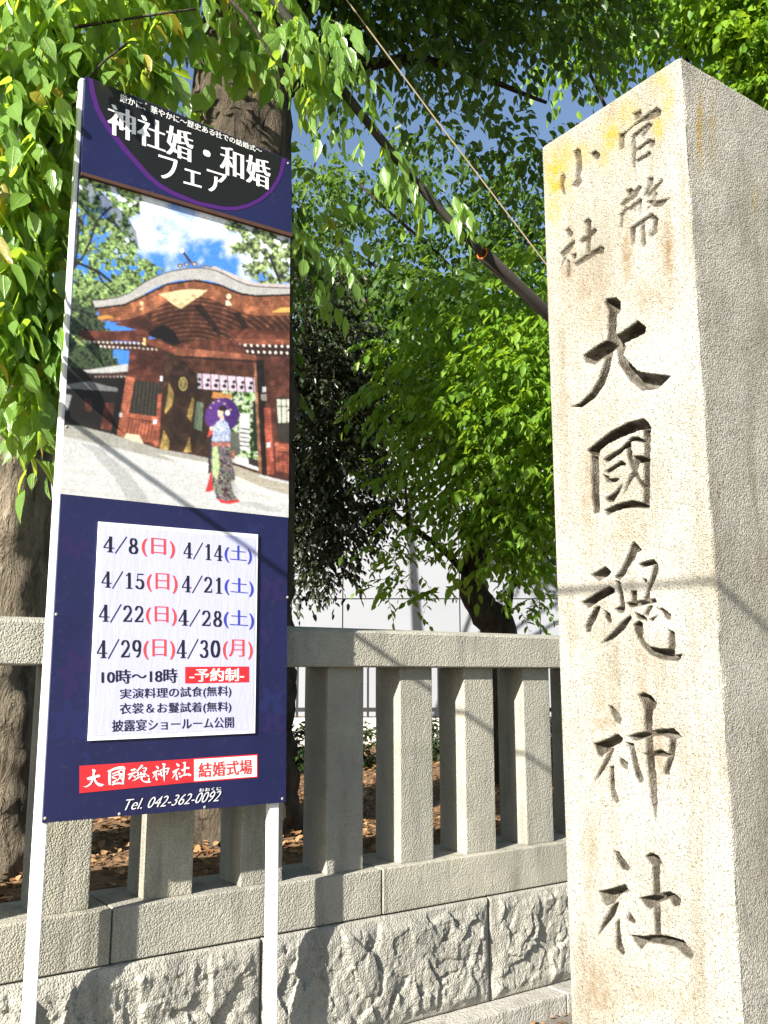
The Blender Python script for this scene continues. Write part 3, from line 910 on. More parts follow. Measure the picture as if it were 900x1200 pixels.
    # picture's left building
    P_([(60, 430), (98, 432), (152, 430), (156, 520), (60, 505)], (34, 28, 25), .2, 23, .2)
    P_([(97, 434), (120, 431), (150, 426.5), (156, 428), (152, 435), (130, 437), (104, 437)], (196, 196, 194), .12)
    P_([(104, 438), (150, 436), (150, 443), (112, 443)], (66, 34, 26))
    for i in range(9): ell(112 + i * 4.3, 441.4, .9, .9, (200, 190, 178))
    P_([(75, 451), (104, 447), (138, 455), (138, 459), (78, 455)], (150, 152, 154), .2)
    P_([(99, 468), (108, 467), (108, 482), (100, 482)], (98, 40, 26)); P_([(122, 472), (134, 472), (130, 506), (118, 502)], (106, 42, 26), .2)
    P_([(70, 461), (84, 463), (79, 481), (70, 480)], (200, 204, 202))
    # picture's gate wall, posts, lattice
    P_([(152, 408), (196, 412), (196, 528), (139, 512), (146, 470)], (98, 38, 25), .3, 27, .2)
    P_([(148, 441), (158, 443), (146, 512), (137, 510)], (182, 78, 42), .12); P_([(140, 445), (147, 445), (137, 510), (130, 509)], (24, 20, 18))
    P_([(157.5, 446), (190, 449), (186, 490), (151, 484)], (46, 42, 36), .25, 29, .3)
    for i in range(7): line((161 + i * 4.2, 448), (156 + i * 4.6, 487), .7, (84, 78, 66))
    P_([(152, 484), (187, 489), (187, 495), (150, 489)], (182, 76, 40), .1)
    P_([(149, 490), (184, 496), (181, 520), (145, 511)], (176, 72, 40), .1)
    for i in range(9): line((152 + i * 3.9, 491 + i * .6), (148 + i * 4.0, 509 + i * .9), 1.1, (92, 34, 20))
    P_([(148, 508), (163, 510), (168, 520), (144, 516)], (238, 214, 176), .08)
    P_([(185, 462), (191, 462), (188, 524), (181, 522)], (168, 66, 36), .1)
    P_([(140, 484), (143.5, 484), (142.5, 489), (139.5, 488.5)], (240, 240, 244)); P_([(180, 491.5), (184, 491.5), (183, 497), (179.5, 496.5)], (240, 240, 244)); P_([(187.5, 441), (190.5, 441), (190.5, 446.5), (187.5, 446.5)], (240, 240, 244))
    # door leaf
    P_([(192, 412), (206, 416), (230, 440), (226, 532), (186, 526)], (64, 34, 20), .12, 33, .2)
    P_([(206, 416), (300, 423), (300, 440), (228, 440), (216, 426)], (50, 24, 16), .1)
    P_([(198, 448), (204, 462), (201, 476), (193, 486)], (178, 130, 50), .25, 35, .5); P_([(192, 504), (199, 518), (197, 528), (187, 526)], (178, 130, 50), .25, 35, .5)
    P_([(225, 465), (228, 468), (224, 495), (219, 488)], (176, 128, 50), .2); P_([(222, 512), (224, 530), (215, 530)], (176, 128, 50), .2)
    e1 = ell(214.5, 450, 5.2, 8.2, (214, 172, 84)); ell(214.5, 450, 3.8, 6.2, (88, 52, 24))
    for k in range(10): line((214.5, 450), (214.5 + 4.4 * math.cos(k * .628), 450 + 7 * math.sin(k * .628)), .9, (206, 164, 80))
    # opening
    P_([(228, 438), (300, 442), (304, 552), (226, 533)], (58, 32, 20), .2, 37, .2)
    P_([(212, 420), (300, 425), (300, 440), (229, 438)], (92, 40, 24), .2)
    P_([(230, 470), (238, 472), (236, 505), (227, 502)], (120, 140, 112), .5, 39, .6)
    for i in range(3): line((231 + i * 2.6, 470), (228 + i * 2.8, 504), .6, (40, 30, 24))
    m = in_poly(x, y, [(260, 458), (302, 458), (305, 552), (262, 538)])
    mixn(m, [(24, 40, 20), (64, 96, 40), (150, 180, 100), (226, 236, 214), (70, 92, 60)], .22, 41, 2.6)
    P_([(281, 484), (293, 486), (292, 530), (280, 526)], (214, 216, 214), .3, 43, .4)
    for i in range(5): line((281, 502 + i * 5), (292, 503.5 + i * 5), 1.4, (62, 62, 58))
    P_([(268, 505), (280, 508), (282, 533), (268, 531)], (96, 98, 90), .4, 45, .4); P_([(296, 470), (302, 470), (304, 530), (297, 528)], (30, 42, 30), .2)
    P_([(272, 534), (292, 538), (304, 545), (304, 552), (270, 541)], (224, 224, 222)); P_([(291, 536), (304, 540), (304, 548), (291, 544)], (52, 44, 44), .5, 46, .8)
    P_([(270, 528), (275, 528), (275, 538), (270, 537)], (190, 96, 76)); P_([(250, 459), (272, 462), (270, 470), (248, 466)], (196, 130, 60), .5, 47, .8)
    # crest banners
    P_([(231, 437.5), (300, 443), (300, 460), (232, 455.5)], (208, 196, 212), .06)
    for i in range(8):
        xx = 231.5 + i * 10; line((xx + 5, 438 + i * .65), (xx + 5.8, 456 + i * .55), 1.3, (140, 26, 40))
    for i in range(7):
        xx = 232.5 + i * 10.1; ell(xx + 1.4, 444.6 + i * .75, 2.1, 2.0, (38, 30, 40)); ell(xx + .2, 450.6 + i * .65, 2.5, 2.3, (38, 30, 40))
    # right post and wall
    P_([(298, 424), (316, 420), (345, 418), (345, 572), (304, 560)], (92, 38, 26), .3, 49, .2)
    P_([(297.5, 426), (300, 426), (307, 558), (303, 556)], (148, 84, 56)); P_([(300, 422), (309, 422), (314, 560), (307, 558)], (34, 20, 17)); P_([(309, 424), (316, 424), (318, 478), (311, 478)], (86, 34, 22), .2)
    P_([(309, 478), (317, 478), (321, 556), (313, 556)], (176, 58, 32), .12)
    P_([(322, 466), (345, 466), (345, 519), (325, 516)], (58, 52, 44), .2); P_([(324, 468), (345, 468), (345, 494), (326, 496)], (206, 208, 190), .15)
    for i in range(3): line((329.5 + i * 6, 467), (330.5 + i * 6, 517), 1.0, (54, 40, 32))
    line((323, 476), (345, 477), 1.0, (54, 40, 32))
    P_([(322, 518), (345, 521), (345, 530), (323, 528)], (176, 72, 40), .1); P_([(323, 529), (345, 532), (345, 556), (324, 552)], (140, 50, 28), .15)
    for i in range(4): line((326 + i * 5, 530), (327 + i * 5, 553), .9, (84, 30, 18))
    for q in ((309.5, 456.5), (314.5, 521.5)): P_([(q[0] - 2.2, q[1] - 3), (q[0] + 2.2, q[1] - 3), (q[0] + 2.2, q[1] + 3), (q[0] - 2.2, q[1] + 3)], (240, 238, 240))
    P_([(305.5, 462), (312.5, 462), (312.5, 470), (306, 469)], (176, 164, 150), .4, 51, 1)
    # court paving
    gp = [(60, 498), (92, 499), (132, 509), (186, 526), (226, 533), (262, 541), (305, 556), (345, 567), (345, 620), (60, 585)]
    P_(gp, (204, 204, 204), .07, 53, .05)
    P_([(60, 498), (92, 499), (132, 509), (186, 526), (226, 533), (262, 541), (262, 552), (190, 538), (140, 526), (60, 508)], (166, 164, 154), .12, 54, .1)
    P_([(262, 541), (305, 556), (345, 567), (345, 582), (290, 566), (262, 556)], (178, 170, 152), .1)
    P_([(186, 532), (240, 542), (345, 588), (345, 594), (236, 552)], (230, 226, 212), .04)
    sh = in_poly(x + 3 * (fnoise(x, y, .1, 60) - .5), y + 5 * (fnoise(x, y, .08, 61) - .5), [(92, 516), (122, 528), (142, 545), (160, 565), (176, 590), (150, 588), (134, 560), (110, 532)])
    C[sh] *= .74
    sh = in_poly(x, y, [(270, 588), (300, 588), (330, 598), (322, 601), (290, 594)]); C[sh] *= .8
    for k in range(4): line((72, 540 + k * 11), (340, 573 + k * 12), .7, (190, 187, 176))
    P_([(304, 556), (345, 566), (345, 569), (304, 559)], (206, 204, 206))
    # parasol and kimono
    ell(260.5, 487, 19.5, 21, (66, 30, 108), .3, .5); ell(254, 484, 12, 18, (92, 48, 136), .25, .5)
    for k in range(14):
        an = .45 * k; line((259, 487), (259 + 19 * math.cos(an), 487 + 20 * math.sin(an)), .5, (72, 32, 112))
    for q in ((250, 472), (256, 470), (263, 473), (247, 478), (270, 480)): ell(q[0], q[1], 1.3, 1.0, (196, 170, 120))
    ell(261, 479.5, 4.6, 4.6, (34, 22, 20)); ell(266.5, 484, 2.5, 3.2, (244, 238, 236)); ell(258.3, 484, 3.3, 5.0, (238, 198, 178)); P_([(258, 488), (262, 487), (263, 494), (258, 494)], (236, 196, 176))
    ell(259.8, 479.6, 3.8, 2.0, (34, 22, 20))
    P_([(243, 512), (247, 499), (252, 502), (250, 512)], (214, 70, 60)); ell(248, 502, 2.6, 2.4, (240, 206, 184))
    P_([(244, 512), (250, 508), (249, 552), (244, 556)], (52, 40, 52), .4, 71, .8)
    P_([(248, 549), (250, 575), (240.5, 577)], (206, 44, 40), .1)
    body = [(251, 497), (256, 493), (262, 491.5), (267, 496), (270, 506), (269, 518), (271, 535), (276, 562), (270.5, 565), (273, 578), (279, 585), (268, 588), (254, 584), (249, 570), (247, 545), (248, 518)]
    m = in_poly(x, y, body)
    mixn(m, [(22, 50, 42), (150, 40, 50), (24, 36, 92), (34, 70, 110), (190, 180, 120), (50, 100, 80), (52, 60, 130), (170, 70, 90), (214, 204, 190), (24, 50, 80)], .30, 73, 2.4)
    mu = m & (y < 517)
    mixn(mu, [(214, 222, 238), (110, 146, 206), (226, 228, 238), (40, 66, 140), (196, 206, 226)], .34, 75, 2.6)
    setc(m & (y > 519) & (y < 523), (190, 96, 84), .4)
    ml = in_poly(x, y, [(249, 525), (254, 522), (258, 545), (254, 562), (249, 556)]); mixn(ml, [(150, 196, 120), (214, 222, 150), (110, 170, 140)], .3, 77, 2)
    P_([(254, 584), (266, 587), (279, 585), (281, 588), (268, 591), (258, 589)], (214, 40, 40))
    # weathered print: slight lift of the blacks
    # the print: shade under the eaves and in the porch, dappled light on the timber, soft camera focus
    def soft(poly, k, w=4.0):
        d = edge_dist(x, y, poly); m_ = in_poly(x, y, poly)
        C[:] = C * (1 - (1 - k) * np.where(m_, np.clip(d / w, 0, 1), 0))[:, None]
    soft([(130, 378), (165, 372), (190, 360), (228, 351), (262, 361), (283, 369), (345, 373), (345, 398), (262, 392), (205, 408), (170, 392)], .62, 7)
    soft([(160, 404), (196, 411), (196, 440), (156, 436)], .55, 6); soft([(204, 416), (300, 424), (300, 440), (240, 440), (236, 530), (190, 526), (196, 430)], .6, 8)
    soft([(300, 418), (345, 414), (345, 450), (318, 452), (318, 540), (300, 520)], .62, 8); soft([(70, 430), (152, 440), (148, 505), (70, 495)], .6, 8); soft([(252, 520), (278, 520), (282, 590), (262, 590)], .7, 8)
    wood = (C[:, 0] > C[:, 2] * 2.2) & (C[:, 0] < .5)
    C[wood] *= (.72 + 1.15 * np.clip(fnoise(x[wood], y[wood], .16, 131, 3) - .42, 0, 1) * 2.4)[:, None]
    C[wood] *= (.85 + .3 * (np.mod(y[wood] * .9 + x[wood] * .12 + 3 * fnoise(x[wood], y[wood], .05, 133, 2), 3.1) > .8))[:, None]
    wl_ = C[wood].mean(1, keepdims=True); C[wood] = (C[wood] * .82 + wl_ * .18) * np.array([1.02, 1.22, 1.0])
    K_ = C.reshape(nv + 1, nu + 1, 3)
    for _ in range(2):
        Q_ = np.pad(K_, ((1, 1), (1, 1), (0, 0)), mode='edge')
        K_ = sum(Q_[a_:a_ + nv + 1, b_:b_ + nu + 1] * w_ for a_, b_, w_ in ((0, 0, .0625), (0, 1, .125), (0, 2, .0625), (1, 0, .125), (1, 1, .25), (1, 2, .125), (2, 0, .0625), (2, 1, .125), (2, 2, .0625)))
    C = K_.reshape(-1, 3)
    C = np.clip(C, 0, 1) ** 1.02 * .90
    g = fnoise(x, y, 1.3, 121, 2) - .5
    g2 = fnoise(x, y, .35, 122, 3) - .5
    C[:] = np.clip(C * (1 + .55 * g + .30 * g2)[:, None], 0, 1)
    lum = C.mean(1, keepdims=True)
    C[:] = (C * .9 + lum * .1) * .88 + .004
    W = nu + 1
    ii, jj = np.meshgrid(np.arange(nu), np.arange(nv))
    k = (jj * W + ii).ravel()
    F = np.stack([k, k + W, k + W + 1, k + 1], 1)
    P = P - np.array([0, .0005, 0])
    me = mesh_np('printed_photo', P, F)
    col_attr(me, 'print', C)
    return me
tp = NT('gate_photo_print')
tp_m = tp.fin(tp.attr('print', 'Color'), .5, .35)
link('printed_photo', build_photo(), tp_m, sign)

# faint flowers on the navy ground
def flower(cx, cy, r, mat, rot=0.0, n=5, a0=0, a1=None, k=.55):
    acc = Acc()
    a1 = n if a1 is None else a1
    for i in range(a0, a1):
        a = rot + i * 2 * PI / n
        pts = []
        for t_ in np.linspace(0, 2 * PI, 15)[:-1]:
            rr = .56 + .44 * math.cos(t_); ww = k * .5 * math.sin(t_) * (1.0 + .22 * math.cos(t_ * 3))
            px_, py_ = r * (rr * math.cos(a) - ww * math.sin(a)), r * (rr * math.sin(a) + ww * math.cos(a))
            pts.append(at_depth(cx + px_ * .82, cy + py_, .0003 + .00004 * i))
        c_ = at_depth(cx + r * .5 * math.cos(a) * .82, cy + r * .5 * math.sin(a), .0003 + .00004 * i)
        n_ = len(pts)
        acc.add(pts + [c_], None, [[n_, (q + 1) % n_, q] for q in range(n_)])
    return acc
for (cx, cy, r, mt, rot, n, a0, a1) in ((89, 636, 22, M_flower_a, .3, 6, 0, 4), (92, 792, 33, M_flower_a, 2.2, 6, 0, 4), (80, 850, 30, M_flower_b, 2.6, 6, 0, 5), (318, 695, 22, M_flower_a, 2.9, 5, 0, 4), (298, 625, 16, M_flower_b, 2.8, 5, 0, 3),
                                        (316, 742, 16, M_flower_a, 2.0, 5, 0, 2), (318, 826, 22, M_flower_b, 3.0, 5, 0, 4), (320, 850, 17, M_flower_a, 2.8, 5, 0, 4), (106, 885, 14, M_flower_b, 2.0, 5, 0, 2)):
    link('flower_print', flower(cx, cy, r, mt, rot, n, a0, a1).me('flower_print'), mt, panel)

# date sheet in its clear sleeve
sl = sheet_px('notice_sheet', [(115, 611.5), (301.5, 626.5), (298, 859), (102.5, 868)], .0060, M_sleeve, sign, .0048)
# the paper, slightly cockled
def paper():
    q = [(119, 616), (299, 630.5), (295.5, 854.5), (107, 862.5)]
    a, b, c, d = [at_depth(x_, y_, .0068) for x_, y_ in q]
    n = 40
    V = []
    for j in range(n + 1):
        for i in range(n + 1):
            u, v = i / n, j / n
            p = a * (1 - u) * (1 - v) + b * u * (1 - v) + c * u * v + d * (1 - u) * v
            p[1] -= .0004 * abs(mnoise.noise(Vector((u * 5, v * 2.0, 3)))) * min(1, 8 * u, 8 * v, 8 * (1 - u), 8 * (1 - v))
            V.append(p)
    F = [[j * (n + 1) + i, (j + 1) * (n + 1) + i, (j + 1) * (n + 1) + i + 1, j * (n + 1) + i + 1] for j in range(n) for i in range(n)]
    return mesh_np('paper', V, F, None, True)
link('paper', paper(), M_paper, sl)
def pen_digits(body, aspect=.56):
    # condensed roman figures: broad upright strokes, hairline joins
    def arc_(cx, cy, rx, ry, a0, a1, n=22): return [(cx + rx * math.cos(math.radians(a0 + (a1 - a0) * k / n)), cy + ry * math.sin(math.radians(a0 + (a1 - a0) * k / n))) for k in range(n + 1)]
    W_, H_ = .27, .06
    D = {'0': [(arc_(.5, .5, .34, .47, 0, 360), W_)], '1': [([(.52, .02), (.52, .97)], W_), ([(.22, .80), (.52, .96)], .04), ([(.25, .015), (.80, .015)], .05)],
         '2': [(arc_(.48, .70, .30, .27, 170, -25, 18) + [(.60, .42), (.16, .05)], .19), ([(.14, .05), (.84, .05), (.86, .24)], .07), ([(.16, .045), (.80, .09)], .09)],
         '3': [(arc_(.46, .74, .26, .235, 160, -90, 18), .21), (arc_(.46, .26, .31, .245, 90, -160, 20), .23)],
         '4': [([(.66, .97), (.08, .27), (.96, .27)], .07), ([(.66, .97), (.66, .02)], W_), ([(.42, .015), (.88, .015)], .05)],
         '5': [([(.80, .95), (.26, .95), (.22, .50)], .06), ([(.26, .93), (.78, .93)], .06), (arc_(.44, .31, .34, .29, 125, -155, 24), .23)],
         '8': [(arc_(.5, .745, .24, .225, 0, 360), .20), (arc_(.5, .255, .31, .235, 0, 360), .23)],
         '9': [(arc_(.48, .67, .31, .30, 0, 360), .23), (arc_(.40, .52, .40, .50, 15, -75, 16), .16)],
         '/': [([(.02, -.04), (.98, 1.04)], .06)]}
    V, F, LY = [], [], []
    x0 = 0
    for ch in body:
        wch = .62 if ch == '/' else aspect * 1.08
        for pts, w in D[ch]:
            for k in range(len(pts) - 1):
                q = []
                for (ax_, ay_) in (pts[k], pts[k + 1]):
                    for sx_ in (-1, 1):
                        for sy_ in (-1, 1): q.append((x0 + ax_ * aspect + sx_ * w * aspect * .5, ay_ + sy_ * H_ * .5))
                q = sorted(set(q))
                def half(it):
                    h_ = []
                    for p_ in it:
                        while len(h_) > 1 and (h_[-1][0] - h_[-2][0]) * (p_[1] - h_[-2][1]) - (h_[-1][1] - h_[-2][1]) * (p_[0] - h_[-2][0]) <= 1e-12: h_.pop()
                        h_.append(p_)
                    return h_[:-1]
                hull = half(q) + half(q[::-1])
                n0 = len(V)
                V += [(a_, b_, 0) for a_, b_ in hull]; LY += [(len(F) % 40) * .03] * len(hull)
                F.append(list(range(n0, n0 + len(hull))))
        x0 += wch
    return np.array(V), F, np.array(LY)
OT = .0075
def ser(body, q, mat):
    if body[0] != '(': return lay(*pen_digits(body), q, OT, 'lettering', mat, sl)
    return text(body, q, OT, mat, sl, -.014, .055)
K, RD, BU = M_ink_black, M_ink_red, M_ink_blue
ser('4/8', [(120.5, 627), (161, 630), (161, 651), (120, 648)], K); ser('(日)', [(165, 629), (204, 633), (204, 655), (165, 652)], RD); ser('4/14', [(214, 634), (260, 638), (260, 659), (214, 655)], K); ser('(土)', [(262, 638), (294, 641), (294, 662), (262, 659)], BU)
ser('4/15', [(118, 668), (168, 671), (168, 692), (118, 689.5)], K); ser('(日)', [(171, 671), (207, 673), (207, 696), (171, 693)], RD); ser('4/21', [(212, 673), (259, 676), (259, 697), (212, 695)], K); ser('(土)', [(262, 676), (296, 679), (296, 700), (262, 697)], BU)
ser('4/22', [(115, 707), (167, 709), (167, 731), (115, 729.5)], K); ser('(日)', [(170, 710), (206, 711.5), (206, 734), (170, 731)], RD); ser('4/28', [(208, 713), (259, 715), (259, 736), (208, 734)], K); ser('(土)', [(261, 714), (296.5, 716), (296.5, 738), (261, 736)], BU)
ser('4/29', [(112.5, 749), (164.5, 748.5), (164.5, 772), (112.5, 772.5)], K); ser('(日)', [(167, 749), (204, 749.5), (204, 773), (167, 773)], RD); ser('4/30', [(206, 748.5), (257, 749), (257, 772), (206, 772.5)], K); ser('(月)', [(260, 749), (295, 750), (295, 773), (260, 773)], RD)
text('10時～18時', [(118, 785), (207, 783), (207, 800), (118, 801.5)], OT, K, sl, 0, .05)
sheet_px('reservation_box', [(216, 781.5), (291, 781), (291, 799.5), (216, 801)], .0073, M_strip_red, sl)
text('-予約制-', [(221, 783.5), (285, 783), (285, 798), (221, 799)], OT + .0002, M_letter, sl, .003, .055)
text('実演料理の試食(無料)', [(139.5, 807), (270, 803.5), (270, 817), (139.5, 821)], OT, K, sl, 0, .035)
text('衣裳＆お鬘試着(無料)', [(139, 824), (270, 822), (270, 835), (139, 839)], OT, K, sl, 0, .035)
text('披露宴ショールーム公開', [(130, 843.5), (273, 839.5), (273, 852.5), (130, 857.5)], OT, K, sl, 0, .035)
# name strip with brush lettering
ns = sheet_px('name_strip', [(93, 897.5), (226, 889), (226, 916.5), (93, 929.5)], .0012, M_strip_red, sign)
sheet_px('hall_plate', [(226, 888.6), (302, 883.6), (302, 911), (226, 917)], .0010, M_strip_red, ns)
sheet_px('hall_field', [(227.2, 890), (300.6, 885.2), (300.6, 909.8), (227.2, 915.4)], .0018, M_strip_white, ns)
text('結婚式場', [(232, 894), (295, 889.5), (295, 907), (232, 911.5)], .0026, M_strip_red, ns, .006, .02)
BR_ = lambda a: a
def brush(key, quad):
    ox, oy, sc, strokes = GLYPH[key]
    # straighten the slanted carving: rows of the pillar face fall to the left there
    acc_v, acc_f, lay_ = [], [], []
    for i, s in enumerate(strokes):
        pts = [onX(x_, y_, XS) for x_, y_ in G(ox, oy, sc, s)]
        poly = [Vector((-p[1], p[2], 0)) for p in pts]
        c_ = sum(poly, Vector()) / len(poly)
        poly = [p + (p - c_).normalized() * .004 for p in poly]
        from mathutils.geometry import tessellate_polygon
        n0 = len(acc_v)
        acc_v += [(p.x, p.y, 0) for p in poly]; lay_ += [i * .35] * len(poly)
        acc_f += [[n0 + a_ for a_ in tri] for tri in tessellate_polygon([poly])]
    lay(np.array(acc_v), acc_f, np.array(lay_), quad, .0022, 'lettering', M_letter, ns)
brush('dai', [(97, 902), (122, 900), (122, 921), (97, 924)]); brush('koku', [(125.5, 899), (147, 897.5), (147, 919), (125.5, 921)]); brush('kon', [(149, 897), (177, 895), (177, 917), (149, 919)]); brush('shin', [(178, 895.5), (199, 893.5), (199, 915.5), (178, 917.5)]); brush('sha', [(201, 894), (224, 892), (224, 912.5), (201, 915)])
text('Tel. 042-362-0092', [(145, 937), (258, 926.5), (258, 938.5), (145, 949.7)], .0022, M_letter, panel, -.014, .022, slant=.018)
text('おおくに', [(233, 924), (259, 922), (259, 926), (233, 928)], .0022, M_letter, panel, 0, .03)

# ------------------------------------------------------------------ foliage
def leaf_tpl(kind):
    if kind == 'near':
        ts = [0, .12, .35, .6, .82, 1.0]; ws = [0, .15, .255, .20, .075, 0]
        V, Q, T = [(0, 0, 0)], [], []
        for t, w in zip(ts[1:-1], ws[1:-1]):
            dz = -.22 * t * t
            V += [(-w / 1.0, t, dz + .16 * w), (0, t, dz - .04), (w / 1.0, t, dz + .16 * w)]
        V.append((0, 1, -.26))
        e = len(V) - 1
        T = [[0, 2, 1], [0, 3, 2]]
        for k in range(3):
            a = 1 + 3 * k
            Q += [[a, a + 1, a + 4, a + 3], [a + 1, a + 2, a + 5, a + 4]]
        a = 1 + 9
        T += [[a, a + 1, e], [a + 1, a + 2, e]]
        return np.array(V, float), np.array(Q), np.array(T)
    V = np.array([(0, 0, 0), (-.22, .30, .05), (-.19, .66, .0), (0, 1, -.16), (.19, .66, .0), (.22, .30, .05)], float)
    return V, np.array([[0, 3, 2, 1], [0, 5, 4, 3]]), np.zeros((0, 3), int)
def unit(a): return a / np.maximum(np.linalg.norm(a, axis=-1, keepdims=True), 1e-9)
def leaves_mesh(name, pos, axis, nrm, size, tint, kind, wid=1.0, twigs=None):
    V0, Q0, T0 = leaf_tpl(kind)
    a = unit(axis); s = unit(np.cross(a, nrm)); n = np.cross(s, a)
    N = len(pos)
    size = np.asarray(size)[:, None, None]
    V = pos[:, None, :] + size * (V0[None, :, 0:1] * wid * s[:, None, :] + V0[None, :, 1:2] * a[:, None, :] + V0[None, :, 2:3] * n[:, None, :])
    k = len(V0)
    off = (np.arange(N) * k)[:, None, None]
    Q = (Q0[None] + off).reshape(-1, 4)
    T = (T0[None] + off).reshape(-1, 3) if len(T0) else None
    V = V.reshape(-1, 3); tn = np.repeat(tint, k)
    if twigs is not None and len(twigs[0]):
        tv, tq = twigs
        Q = np.vstack([Q, tq + len(V)]); V = np.vstack([V, tv]); tn = np.concatenate([tn, np.full(len(tv), .0)])
    me = mesh_np(name, V, Q, T, kind == 'near')
    flt_attr(me, 'tint', tn)
    if kind == 'near':
        mid_ = np.array([1] + [0, 1, 0] * 4 + [1], float); al_ = np.array([0] + [t_ for t_ in (.12, .35, .6, .82) for _ in range(3)] + [1], float)
        flt_attr(me, 'midrib', np.tile(mid_, N)[:len(V)] if len(V) == N * k else np.concatenate([np.tile(mid_, N), np.zeros(len(V) - N * k)]))
        flt_attr(me, 'along', np.tile(al_, N)[:len(V)] if len(V) == N * k else np.concatenate([np.tile(al_, N), np.zeros(len(V) - N * k)]))
    return me
def sprigs(org, dirs, length, nleaf, lsize, r, droop=.5, spread=.75, twig_r=0.0, lj=.3, hang=.45):
    """each sprig: a drooping twig with alternate leaves"""
    N = len(org)
    d = unit(dirs)
    up = np.array([0, 0, 1.0])
    side = unit(np.cross(d, up) + r.normal(0, .15, (N, 3)))
    L = length * r.uniform(.6, 1.25, N)
    pos, ax, nm, sz, sid = [], [], [], [], []
    for k in range(nleaf):
        t = (k + .6) / nleaf
        p = org + d * (L * t)[:, None] + np.outer(-droop * L * t * t, up)
        tang = unit(d + np.outer(np.full(N, -2 * droop * t), up))
        sg = 1 if k % 2 else -1
        last = k == nleaf - 1
        a = tang * (.9 if last else .55) + side * (0 if last else sg * spread) - up * hang + r.normal(0, lj * .6, (N, 3))
        pos.append(p); ax.append(a); nm.append(up + r.normal(0, lj, (N, 3)) + side * sg * .35)
        sz.append(lsize * r.uniform(.5, 1.25, N)); sid.append(np.arange(N))
    tw = None
    if twig_r:
        tv, tq = [], []
        seg = 4
        b1 = side; b2 = unit(np.cross(d, side))
        for k in range(seg + 1):
            t = k / seg
            c = org + d * (L * t)[:, None] + np.outer(-droop * L * t * t, up)
            rr = twig_r * (1 - .7 * t)
            for q in range(3):
                an = q * 2.094
                tv.append(c + rr * (math.cos(an) * b1 + math.sin(an) * b2))
        tv = np.stack(tv, 1)       # N, (seg+1)*3, 3
        base = []
        for k in range(seg):
            for q in range(3):
                base.append([k * 3 + q, k * 3 + (q + 1) % 3, (k + 1) * 3 + (q + 1) % 3, (k + 1) * 3 + q])
        tq = (np.array(base)[None] + (np.arange(N) * (seg + 1) * 3)[:, None, None]).reshape(-1, 4)
        tw = (tv.reshape(-1, 3), tq)
    return np.vstack(pos), np.vstack(ax), np.vstack(nm), np.concatenate(sz), np.concatenate(sid), tw
def clumps(blobs, r, per, shell=.35):
    """sprig origins and directions in ellipsoidal clumps (centre, radii)"""
    O, D = [], []
    for (c, rad, w) in blobs:
        n = max(2, int(per * w))
        v = unit(r.normal(0, 1, (n, 3)))
        q = r.uniform(shell, 1, n) ** .6
        O.append(np.asarray(c) + v * np.asarray(rad) * q[:, None])
        dd = v + r.normal(0, .45, (n, 3)); dd[:, 2] = dd[:, 2] * .5 - .05
        D.append(dd)
    return np.vstack(O), np.vstack(D)
def px_blob(px, py, dep, rpx, rz=None, w=1.0):
    rr = rpx * dep / FPX
    return (at(px, py, dep), (rr, rr if rz is None else rz, rr * .8), w)
def crown(parent, blobs, mat, lsize, per, nleaf=7, length=.35, droop=.45, kind='far', wid=1.0, seed=1, twig=0.0, hang=.45, shell=.3, name='crown'):
    r = np.random.default_rng(seed)
    O, D = clumps(blobs, r, per, shell)
    pos, ax, nm, sz, sid, tw = sprigs(O, D, length, nleaf, lsize, r, droop, twig_r=twig, hang=hang)
    sp = r.uniform(0, 1, len(O))
    tint = np.clip(sp[sid] * .7 + r.uniform(0, .45, len(pos)) - .05, 0, 1)
    return link(name, leaves_mesh(name, pos, ax, nm, sz, tint, kind, wid, tw), mat, parent)
def trunk(parent, pts, rad, mat, n=18, jit=.16, m=40, name='trunk', js=7.0):
    P = spline(pts, m); R_ = spline([[q] for q in rad], m)[:, 0]
    V, F, T = tube_np(P, list(R_), n, jit, js)
    return link(name, mesh_np(name, V, F, T, True), mat, parent)
def limbs(parent, base, tips, r0, mat, name='branch'):
    acc = Acc()
    for tp_ in tips:
        b = np.asarray(base, float); e = np.asarray(tp_, float)
        mid = (b + e) / 2 + np.array([0, 0, .12 * np.linalg.norm(e - b)])
        P = spline([b, mid, e], 12)
        V, F, T = tube_np(P, list(np.linspace(r0, r0 * .25, 12)), 7, .1)
        acc.add(V, F, T)
    return link(name, acc.me(name, True), mat, parent)

# --- left tree: big trunk behind the fence, leafy boughs hanging in front of it
c1 = at(-4, 700, 4.25)
t1 = empty('broadleaf_tree', (c1[0], c1[1], .7), 'big leafy tree at the left edge with bright drooping leaves beside the sign', 'tree')
trunk(t1, [(c1[0] - .02, c1[1], .62), (c1[0], c1[1], 1.2), (c1[0] - .02, c1[1], 2.2), (c1[0] - .1, c1[1] + .1, 3.6), (c1[0] - .2, c1[1] + .1, 5.5)], [.34, .265, .25, .25, .22], M_bark, 40, .10, 70)
def bough(px_pts, rad):
    P = spline([at(*p) for p in px_pts], 24)
    return P, list(np.linspace(rad[0], rad[1], 24))
b_acc = Acc()
BOUGHS = [([(-40, 250, 3.6), (20, 215, 3.5), (60, 165, 3.45), (110, 85, 3.45), (150, 50, 3.45)], (.009, .004)), ([(-30, 150, 3.8), (10, 170, 3.5), (35, 230, 3.4), (25, 330, 3.35)], (.009, .003)), ([(-60, 60, 3.8), (40, 40, 3.6), (130, 25, 3.6), (230, 10, 3.6)], (.010, .004)),
          ([(100, -60, 3.8), (220, -30, 3.5), (280, 10, 3.4), (320, 70, 3.4)], (.012, .004)), ([(-80, 300, 3.4), (5, 330, 3.4), (35, 400, 3.35), (50, 470, 3.35)], (.008, .003))]
